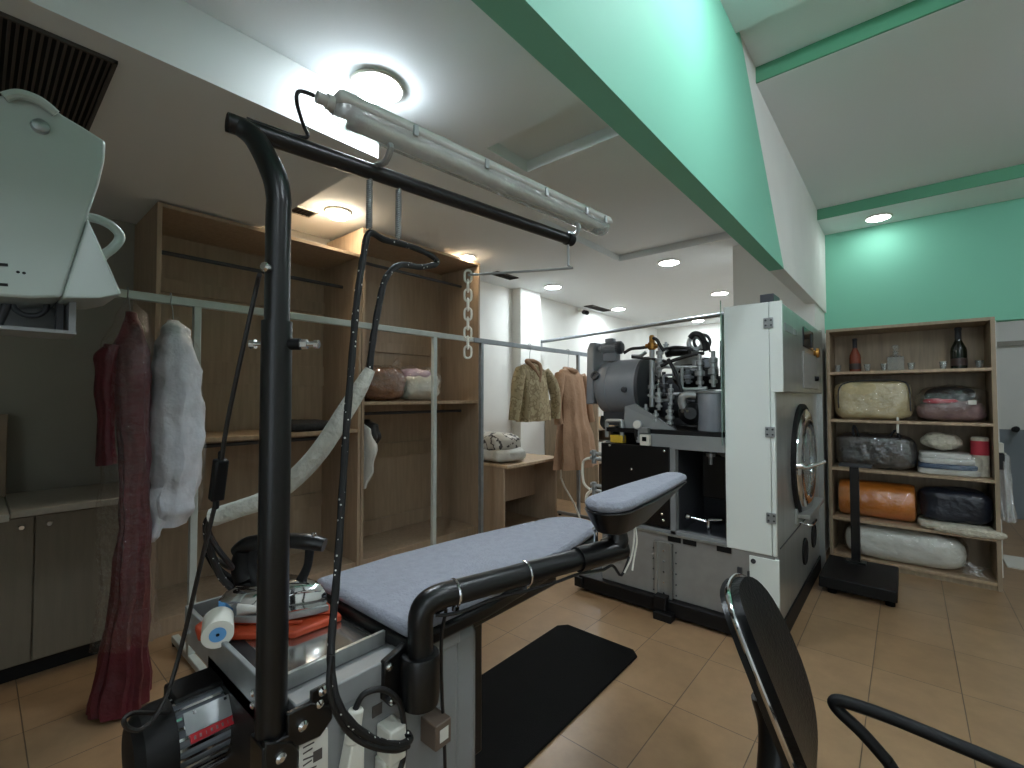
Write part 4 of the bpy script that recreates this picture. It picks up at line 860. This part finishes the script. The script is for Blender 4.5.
obj('ring_bracket', MB().prism([pp(u,v,3.5) for u,v in ((672,374),(672,364),(682,358),(690,352),(699,352),(700,372))],(0,.02,0)), 'galv', Mc)
obj('motor_barrel', MB().cyl(pp(670,352,3.35),pp(690,351,3.35),.034).cyl(pp(667,352,3.35),pp(671,352,3.35),.040), 'black', Mc)
obj('coupling', MB().torus(rq+Vector((.03,.05,.01)),(.5,-.85,0),.055,.011,28,10), 'dark', Mc)
for nm, l, y, r, m in (
  ('air_hose', ((624,353),(631,349),(640,348),(648,347)), 3.25, .012, 'cable'),
  ('air_hose', ((653,338),(657,340),(661,347),(664,351)), 3.24, .012, 'cable'),
  ('air_hose', ((664,349),(675,347),(687,348),(693,350)), 3.26, .010, 'cable'),
  ('air_hose', ((632,357),(642,358),(652,359),(664,361),(672,362)), 3.24, .011, 'cable'),
  ('air_hose', ((661,366),(672,361),(684,357),(696,354),(704,353)), 3.2, .013, 'cable'),
  ('air_hose', ((690,338),(694,334),(700,335),(704,341),(706,351)), 3.3, .020, 'cable'),
  ('air_hose', ((668,359),(673,368),(677,378),(682,392)), 3.18, .013, 'cable'),
  ('air_hose', ((702,340),(708,343),(710,352)), 3.26, .006, 'cable'),
  ('metal_pipe', ((658,367),(670,367),(682,367),(697,367)), 3.22, .012, 'galv'),
  ('metal_pipe', ((682,367),(682,376),(682,388),(685,389),(696,389),(707,388)), 3.2, .012, 'galv'),
  ('metal_pipe', ((648,395),(655,398),(660,400),(671,400)), 3.24, .010, 'galv'),
  ('metal_pipe', ((646,352),(640,356),(632,356)), 3.28, .014, 'galv'),
  ('metal_pipe', ((664,384),(664,376),(672,375),(684,376)), 3.24, .009, 'drum'),
  ('supply_pipe', ((607,437),(607,423),(609,421),(620,421),(622,423),(622,441)), 3.08, .016, 'galv'),
  ('supply_hose', ((603,416),(602,424),(608,429),(618,428)), 3.08, .014, 'cable'),
  ('supply_hose', ((637,440),(636,432),(638,424)), 3.04, .014, 'cable'),
  ('vent_pipe', ((628,424),(640,427),(655,428),(675,428)), 3.14, .018, 'dark')):
    obj(nm, MB().tube([pp(u,v,y) for u,v in l],r,10,5), m, Mc)
gq = P(638,425,y=3.04)
obj('gauge', MB().lathe([(.032,0),(.032,.02),(.028,.022)],gq,(.1,-1,.2),24).cyl(gq+Vector((0,.01,-.09)),gq+Vector((0,.01,-.02)),.012), 'galv', Mc)
obj('gauge_face', MB().lathe([(.027,.0225),(.001,.0227)],gq,(.1,-1,.2),24), 'paper', Mc.children[-1])
obj('relay_block', MB().box(-1.42,-1.36,3.02,3.06,1.20,1.235).box(-1.45,-1.42,3.03,3.06,1.13,1.17), 'galv', Mc)
obj('filter_cup', MB().box(-1.67,-1.57,3.06,3.12,1.115,1.17), 'yellow', Mc, bev=.004, label='yellow labelled valve block')
for z in (1.02,.98,.78,.74): obj('side_fitting', MB().cyl((-1.73,3.06,z),(-1.83,3.05,z+.01),.014).cyl((-1.80,3.05,z-.03),(-1.80,3.05,z+.03),.018), 'galv', Mc)
obj('side_hose', MB().tube([(-1.80,3.05,.76),(-1.86,3.04,.70),(-1.84,3.03,.60),(-1.76,3.04,.56)],.012,8).tube([(-1.82,3.05,.99),(-1.90,3.06,.95),(-1.90,3.06,.80),(-1.84,3.05,.75)],.010,8), 'whitep', Mc)

# ================================================================== RIGHT: bookshelf with its contents
SX0, SX1, SY0, SY1, SH = -.548, .512, 4.99, 5.39, 2.055
S = thing('open_shelf_unit', ((SX0+SX1)/2,5.2,0), 'tall open wooden shelf unit against the green back wall', 'shelf unit')
for x in (SX0,SX1-.026): obj('side_panel', B(x,x+.026,SY0,SY1,0,SH), 'wood_grey', S, bev=.002)
obj('back_panel', B(SX0+.026,SX1-.026,SY1-.008,SY1,.05,SH), 'wood_grey', S)
obj('top_panel', B(SX0+.026,SX1-.026,SY0,SY1-.008,SH-.026,SH), 'wood_grey', S, bev=.002)
for z in (.062,.39,.826,1.25,1.672): obj('shelf', B(SX0+.026,SX1-.026,SY0,SY1-.008,z-.024,z), 'wood_lt' , S, bev=.002)
obj('plinth', B(SX0+.026,SX1-.026,SY0+.015,SY0+.035,0,.038), 'wood_grey', S)
z5 = 1.672
def bottle(x, y, hgt, r, mg, mf, label, ml='label'):
    t = thing('wine_bottle', (x,y,z5), label, 'bottle'); k = hgt
    obj('glass_body', MB().lathe([(r*.9,0),(r,.006),(r,k*.42),(r*.93,k*.50),(r*.6,k*.62),(r*.40,k*.70),(r*.36,k*.86)],(x,y,z5),seg=28), mg, t)
    obj('foil', MB().lathe([(r*.40,k*.70),(r*.39,k*.93),(r*.44,k*.94),(r*.44,k*.985),(r*.3,k)],(x,y,z5),seg=20), mf, t)
    obj('paper_label', MB().lathe([(r*1.01,k*.08),(r*1.015,k*.09),(r*1.015,k*.24),(r*1.01,k*.25)],(x,y,z5),seg=28), ml, t)
bottle(-.348,5.12,.30,.043,'bottle_pk','blackc','pink wine bottle with black foil on top shelf')
bottle(.318,5.12,.335,.05,'bottle_dk','blackc','dark green champagne bottle on top shelf')
t = thing('glass_decanter', (-.07,5.14,z5), 'square clear glass decanter with stopper on top shelf', 'decanter')
obj('body', MB().prism([(-.07+a*.056,5.14+b*.056,z5) for a,b in ((-1,-1),(1,-1),(1,1),(-1,1))],(0,0,.12)).lathe([(.05,.12),(.02,.14),(.018,.16),(.024,.163),(.022,.168)],(-.07,5.14,z5)), 'clear', t, bev=.006)
obj('stopper', MB().lathe([(.012,.168),(.014,.178),(.026,.195),(.026,.215),(.012,.225)],(-.07,5.14,z5),seg=20), 'clear', t)
gl = None
for x, y, l in ((-.475,5.12,'small clear glass at far left end of top shelf'),(-.262,5.10,'small clear glass right beside the pink wine bottle'),(-.148,5.10,'small clear glass just left of the decanter'),(.03,5.12,'small clear glass just right of the decanter'),(.225,5.10,'small clear glass just left of the dark bottle'),(.435,5.14,'small clear glass at right end of top shelf')):
    if gl is None:
        gl = tag(obj('shot_glass', MB().lathe([(.018,0),(.018,.008),(.026,.065),(.024,.065),(.016,.012),(.001,.012)],(x,y,z5),seg=20), 'clear'), l, 'glass', 'small glasses on the top shelf')
    else: dup(gl, (x,y,z5), l, 'small glasses on the top shelf')
# second shelf
z4 = 1.25
t = thing('quilt_bag', (-.235,5.19,z4), 'beige quilt in clear zipped bag on shelf', 'bag')
obj('quilt', MB().blob((-.24,5.19,z4+.17),(.55,.30,.34),.45,.45,.02,7,2,flat=.985), 'beige', t)
obj('piping', MB().tube([(-.47,5.06,z4+.10),(-.465,5.06,z4+.27),(-.40,5.06,z4+.33),(-.23,5.06,z4+.342),(-.05,5.06,z4+.335),(.01,5.06,z4+.28),(.02,5.06,z4+.08)],.006,6), 'charcoal', t)
obj('wrap', MB().blob((-.24,5.19,z4+.172),(.56,.315,.346),.42,.45,.018,9,3,flat=.99), 'films', t)
t = thing('clothes_bag', (.265,5.19,z4), 'clear tied bag of grey, red and black clothes on shelf', 'bag')
obj('grey_clothes', MB().blob((.265,5.19,z4+.085),(.40,.28,.17),.6,.55,.02,9,5,flat=.98), 'maroon', t)
obj('black_clothes', MB().blob((.265,5.20,z4+.215),(.28,.24,.13),.7,.7,.025,9,7), 'blackc', t)
obj('red_cloth', MB().blob((.20,5.09,z4+.165),(.20,.10,.04),.8,.7,.012,10,2), 'redc', t)
obj('wrap', MB().blob((.265,5.19,z4+.145),(.43,.31,.29),.75,.6,.025,9,8,flat=.98), 'films', t)
obj('tag', MB().box(.36,.405,5.035,5.039,z4+.14,z4+.175), 'paper', t, label='small white tag')
# third shelf
z3 = .826
t = thing('dark_duvet_bag', (-.23,5.19,z3), 'black zipped duvet bag with handles on middle shelf', 'bag')
obj('bag', MB().blob((-.23,5.19,z3+.15),(.54,.30,.295),.45,.42,.022,6,9,flat=.985), 'charcoal', t)
obj('handle', MB().tube([(-.36,5.07,z3+.26),(-.37,5.05,z3+.33),(-.36,5.045,z3+.37),(-.34,5.05,z3+.33),(-.33,5.07,z3+.26)],.009,8).tube([(-.13,5.07,z3+.26),(-.10,5.05,z3+.32),(-.08,5.045,z3+.34),(-.06,5.05,z3+.30),(-.05,5.07,z3+.25)],.009,8), 'blackc', t)
obj('wrap', MB().blob((-.23,5.185,z3+.15),(.555,.315,.305),.45,.42,.022,7,11,flat=.985), 'films', t)
t = thing('linen_stack', (.235,5.18,z3), 'wrapped stack of folded white and blue linen on shelf', 'linen')
for k, (hh, m) in enumerate(((.045,'linen'),(.04,'bluec'),(.045,'linen'),(.04,'linen'))):
    obj('folded_sheet', MB().blob((.24-.006*k,5.18,z3+.023+.043*k),(.37-.02*k,.28,hh*1.15),.35,.3,.006,9,k), m, t)
obj('wrap', MB().blob((.24,5.18,z3+.092),(.40,.31,.185),.45,.4,.012,10,3,flat=.99), 'films', t)
tag(obj('plush_bundle', MB().blob((.22,5.18,z3+.26),(.24,.20,.13),.8,.8,.03,10,4), 'cream'), 'fluffy cream bundle lying on the folded linen stack', 'bundle')
t = thing('rolled_textile', (.425,5.14,z3), 'upright cream roll with red band at shelf end', 'roll')
obj('roll', MB().lathe([(.045,0),(.052,.006),(.052,.30),(.045,.31),(.02,.312)],(.425,5.14,z3),seg=28), 'cream', t)
obj('red_band', MB().lathe([(.053,.17),(.0535,.175),(.0535,.275),(.053,.28)],(.425,5.14,z3),seg=28), 'redc', t)
tg = thing('shelf_hook', (-.065,5.0,z4), 'cream plastic clip hanging from the shelf edge', 'clip')
obj('clip', MB().box(-.073,-.057,5.008,5.018,z4-.10,z4+.03).box(-.073,-.057,5.008,5.06,z4+.001,z4+.008), 'whitep', tg, bev=.002)
# fourth shelf
z2 = .39
t = thing('blanket_roll', (-.23,5.19,z2), 'orange blanket roll in clear film on lower shelf', 'blanket')
obj('roll', MB().lathe([(.10,0),(.145,.01),(.155,.04),(.155,.49),(.145,.52),(.10,.53)],(-.49,5.19,z2+.158),(1,0,0),36), 'ochre', t)
obj('wrap', MB().lathe([(.08,-.004),(.15,.006),(.159,.04),(.159,.49),(.15,.524),(.08,.534)],(-.49,5.19,z2+.159),(1,0,0),36), 'films', t)
tag(obj('fleece_throw', MB().blob((.265,5.15,z2+.031),(.44,.36,.062),.5,.4,.014,12,5,flat=.97).blob((.34,5.01,z2+.025),(.40,.10,.075),.7,.6,.018,12,6), 'cream'), 'cream fleece throw under the dark bag on lower shelf', 'throw')
tag(obj('dark_bag', MB().blob((.27,5.19,z2+.19),(.42,.30,.26),.5,.45,.02,7,12), 'navy'), 'shiny dark navy bag lying on the cream throw', 'bag')
# bottom
z1 = .062
t = thing('pillow_bag', (-.06,5.17,z1), 'white pillow in clear bag on bottom shelf', 'bag')
obj('pillow', MB().blob((-.06,5.17,z1+.14),(.76,.31,.28),.55,.42,.02,7,4,flat=.985), 'pillow', t)
obj('wrap', MB().blob((-.055,5.17,z1+.142),(.80,.335,.29),.55,.42,.02,8,6,flat=.99).prism([(.30,5.03,z1+.015),(.44,5.01,z1+.012),(.40,5.02,z1+.05),(.43,5.03,z1+.08),(.30,5.04,z1+.12)],(0,.015,0)), 'films', t)
# things at the right side of the shelf
t = thing('hanging_film_bag', (.565,5.15,.5), 'clear film and dark pouches hung on shelf side', 'bag')
obj('film', MB().loft([(1.06,.53,5.15,.012,.03),(.98,.55,5.14,.03,.08),(.75,.555,5.12,.035,.10),(.52,.56,5.10,.04,.12)],folds=7,fold=.12,seed=2), 'filmh', t)
obj('pouch', MB().box(.514,.55,5.06,5.16,.90,1.02), 'blackc', t, bev=.006); obj('card', MB().box(.514,.545,5.05,5.14,1.03,1.10), 'paper', t, bev=.003)
tag(obj('floor_sheet', B(.62,1.25,5.75,6.15,0,.012), 'paper', bev=.002), 'pale flat sheet on floor beyond the shelf unit', 'sheet')
tag(obj('coat_hook', MB().lathe([(.035,0),(.03,.02),(.012,.03),(.012,.06),(.03,.075),(.02,.09)],(.97,8.08,1.06),(0,-1,.2),14), 'blackm'), 'small dark hook on the two-tone rear wall', 'hook')

# ---- platform scale
sc = thing('platform_scale', (-.3,4.5,0), 'black platform weighing scale standing before the shelf unit', 'scale')
obj('platform', B(-.525,-.075,4.11,4.72,.045,.125), 'blackm', sc, bev=.008)
obj('frame', B(-.46,-.12,4.18,4.68,.02,.045), 'black', sc)
for x in (-.45,-.115):
    for y in (4.18,4.66): obj('foot', MB().cyl((x,y,0),(x,y,.045),.028), 'rubber', sc)
obj('column', B(-.365,-.305,4.60,4.65,.125,.90), 'black', sc, bev=.004)
obj('display_shelf', B(-.43,-.22,4.52,4.68,.895,.910), 'dark', sc, bev=.003)
obj('toe_plate', B(-.40,-.27,4.58,4.67,.125,.14), 'black', sc)

# ================================================================== CHAIR in the foreground
ch_ = thing('office_chair', (-.12,1.42,0), 'black chrome-trimmed chair with loop armrest in foreground', 'chair')
fa = .10; fwd = Vector((cos(fa),sin(fa),0)); lat = Vector((-sin(fa),cos(fa),0))
cB = Vector((-.301,1.399,.717)); lean = (zz-fwd*.40).normalized()
def bk(s, h, d=0.0):
    cur = -.034*(s/.2)**2          # hollow across the back
    nrm = (fwd - lean*fwd.dot(lean)).normalized()
    return cB + lat*s + lean*h + nrm*(d-cur)
def outline(g=0.0):
    out = []
    for k in range(40):
        a = 2*pi*k/40; cs, sn = cos(a), sin(a)
        s = math.copysign(abs(cs)**.75, cs)*(.18+g); h = math.copysign(abs(sn)**.8, sn)*(.227+g)
        out.append((s,h))
    return out
def shell(g, d0, d1, puff=0):
    o = outline(g); m = MB(); n = len(o); vs = []; fs = []
    rings = (1.0,.8,.55,.28)
    for side, d in ((0,d0),(1,d1)):
        for r in rings:
            for s, h in o: vs.append(bk(s*r,h*r,d+(puff if side else -puff*.3)*(1-r*r)))
        vs.append(bk(0,0,d+(puff if side else -puff*.3)))
    blk = n*4+1
    for side in (0,1):
        for i in range(3):
            for k in range(n):
                q = [side*blk+i*n+k, side*blk+i*n+(k+1)%n, side*blk+(i+1)*n+(k+1)%n, side*blk+(i+1)*n+k]; fs.append(tuple(q))
        for k in range(n): fs.append((side*blk+3*n+k, side*blk+3*n+(k+1)%n, side*blk+4*n))
    for k in range(n): fs.append((k,(k+1)%n,blk+(k+1)%n,blk+k))
    return m.add(vs,fs)
bc = obj('backrest', shell(0,.0,.028,.012), 'leather', ch_, sm=50)
obj('back_shell', shell(.004,-.022,-.002,.02), 'black', ch_, sm=50)
obj('chrome_trim', MB().tube([bk(s,h,.0) for s,h in outline(.005)]+[bk(*outline(.005)[0],.0)],.0075,10,2), 'chrome', ch_)
st_ = Vector((-.03,1.37,.33))
def sp(a, b, z=0): return st_+fwd*a+lat*b+zz*z
seat = []
for k in range(32):
    a = 2*pi*k/32; seat.append(sp(math.copysign(abs(cos(a))**.6,cos(a))*.21, math.copysign(abs(sin(a))**.6,sin(a))*.21, -.03))
obj('seat', MB().prism(seat,(0,0,.075)), 'leather', ch_, bev=.025)
obj('back_support', MB().tube([sp(-.10,0,-.05),sp(-.22,0,-.03),sp(-.25,0,.06),bk(0,-.16,-.04),bk(0,-.06,-.035)],[.03,.035,.042,.045,.03],14), 'black', ch_)
a0 = P(834,701,z=.70); 
for side in (1,-1):
    of = 0 if side == 1 else -.52
    q0 = Vector((a0.x,a0.y,.70))+lat*of
    obj('armrest', MB().tube([q0+fwd*.10+zz*-.10,q0+fwd*.055+zz*-.055,q0+fwd*.012+zz*-.022,q0+fwd*.0+zz*-.004,q0+fwd*.02+zz*.006,q0+fwd*.10+zz*.003,q0+fwd*.20-zz*.01,q0+fwd*.32-zz*.028,q0+fwd*.40-zz*.055,q0+fwd*.42-zz*.10,q0+fwd*.36-zz*.14,q0+fwd*.24-zz*.165,q0+fwd*.14-zz*.145,q0+fwd*.10+zz*-.10],.0145,12,5), 'blackm', ch_)
    obj('arm_stem', MB().bar(q0+fwd*.20-zz*.16, sp(.02,.19*side,-.02), .04,.012), 'black', ch_)
obj('gas_column', MB().cyl(sp(0,0,-.27),sp(0,0,-.10),.028).cyl(sp(0,0,-.12),sp(0,0,-.03),.06), 'black', ch_)
for k in range(5):
    a = 2*pi*k/5+.4; e = sp(.28*cos(a),.28*sin(a),-.265)
    lg = obj('base_leg', MB().tube([sp(.02*cos(a),.02*sin(a),-.24),sp(.15*cos(a),.15*sin(a),-.25),e],[.026,.02,.015],10), 'black', ch_)
    obj('caster', MB().torus(e+Vector((0,0,.028-e.z)),(-sin(a),cos(a),0),.016,.012,18,8).cyl(e+Vector((0,0,.03-e.z)),e,.006), 'rubber', lg)

# ================================================================== world + view
wd = bpy.data.worlds.new('world'); scene.world = wd; wd.use_nodes = True
wd.node_tree.nodes['Background'].inputs[0].default_value = (.80,.92,1.0,1); wd.node_tree.nodes['Background'].inputs[1].default_value = .72
vs = scene.view_settings; vs.view_transform = 'Standard'; vs.look = 'None'; vs.gamma = 1; vs.use_curve_mapping = False; vs.exposure = 1.45
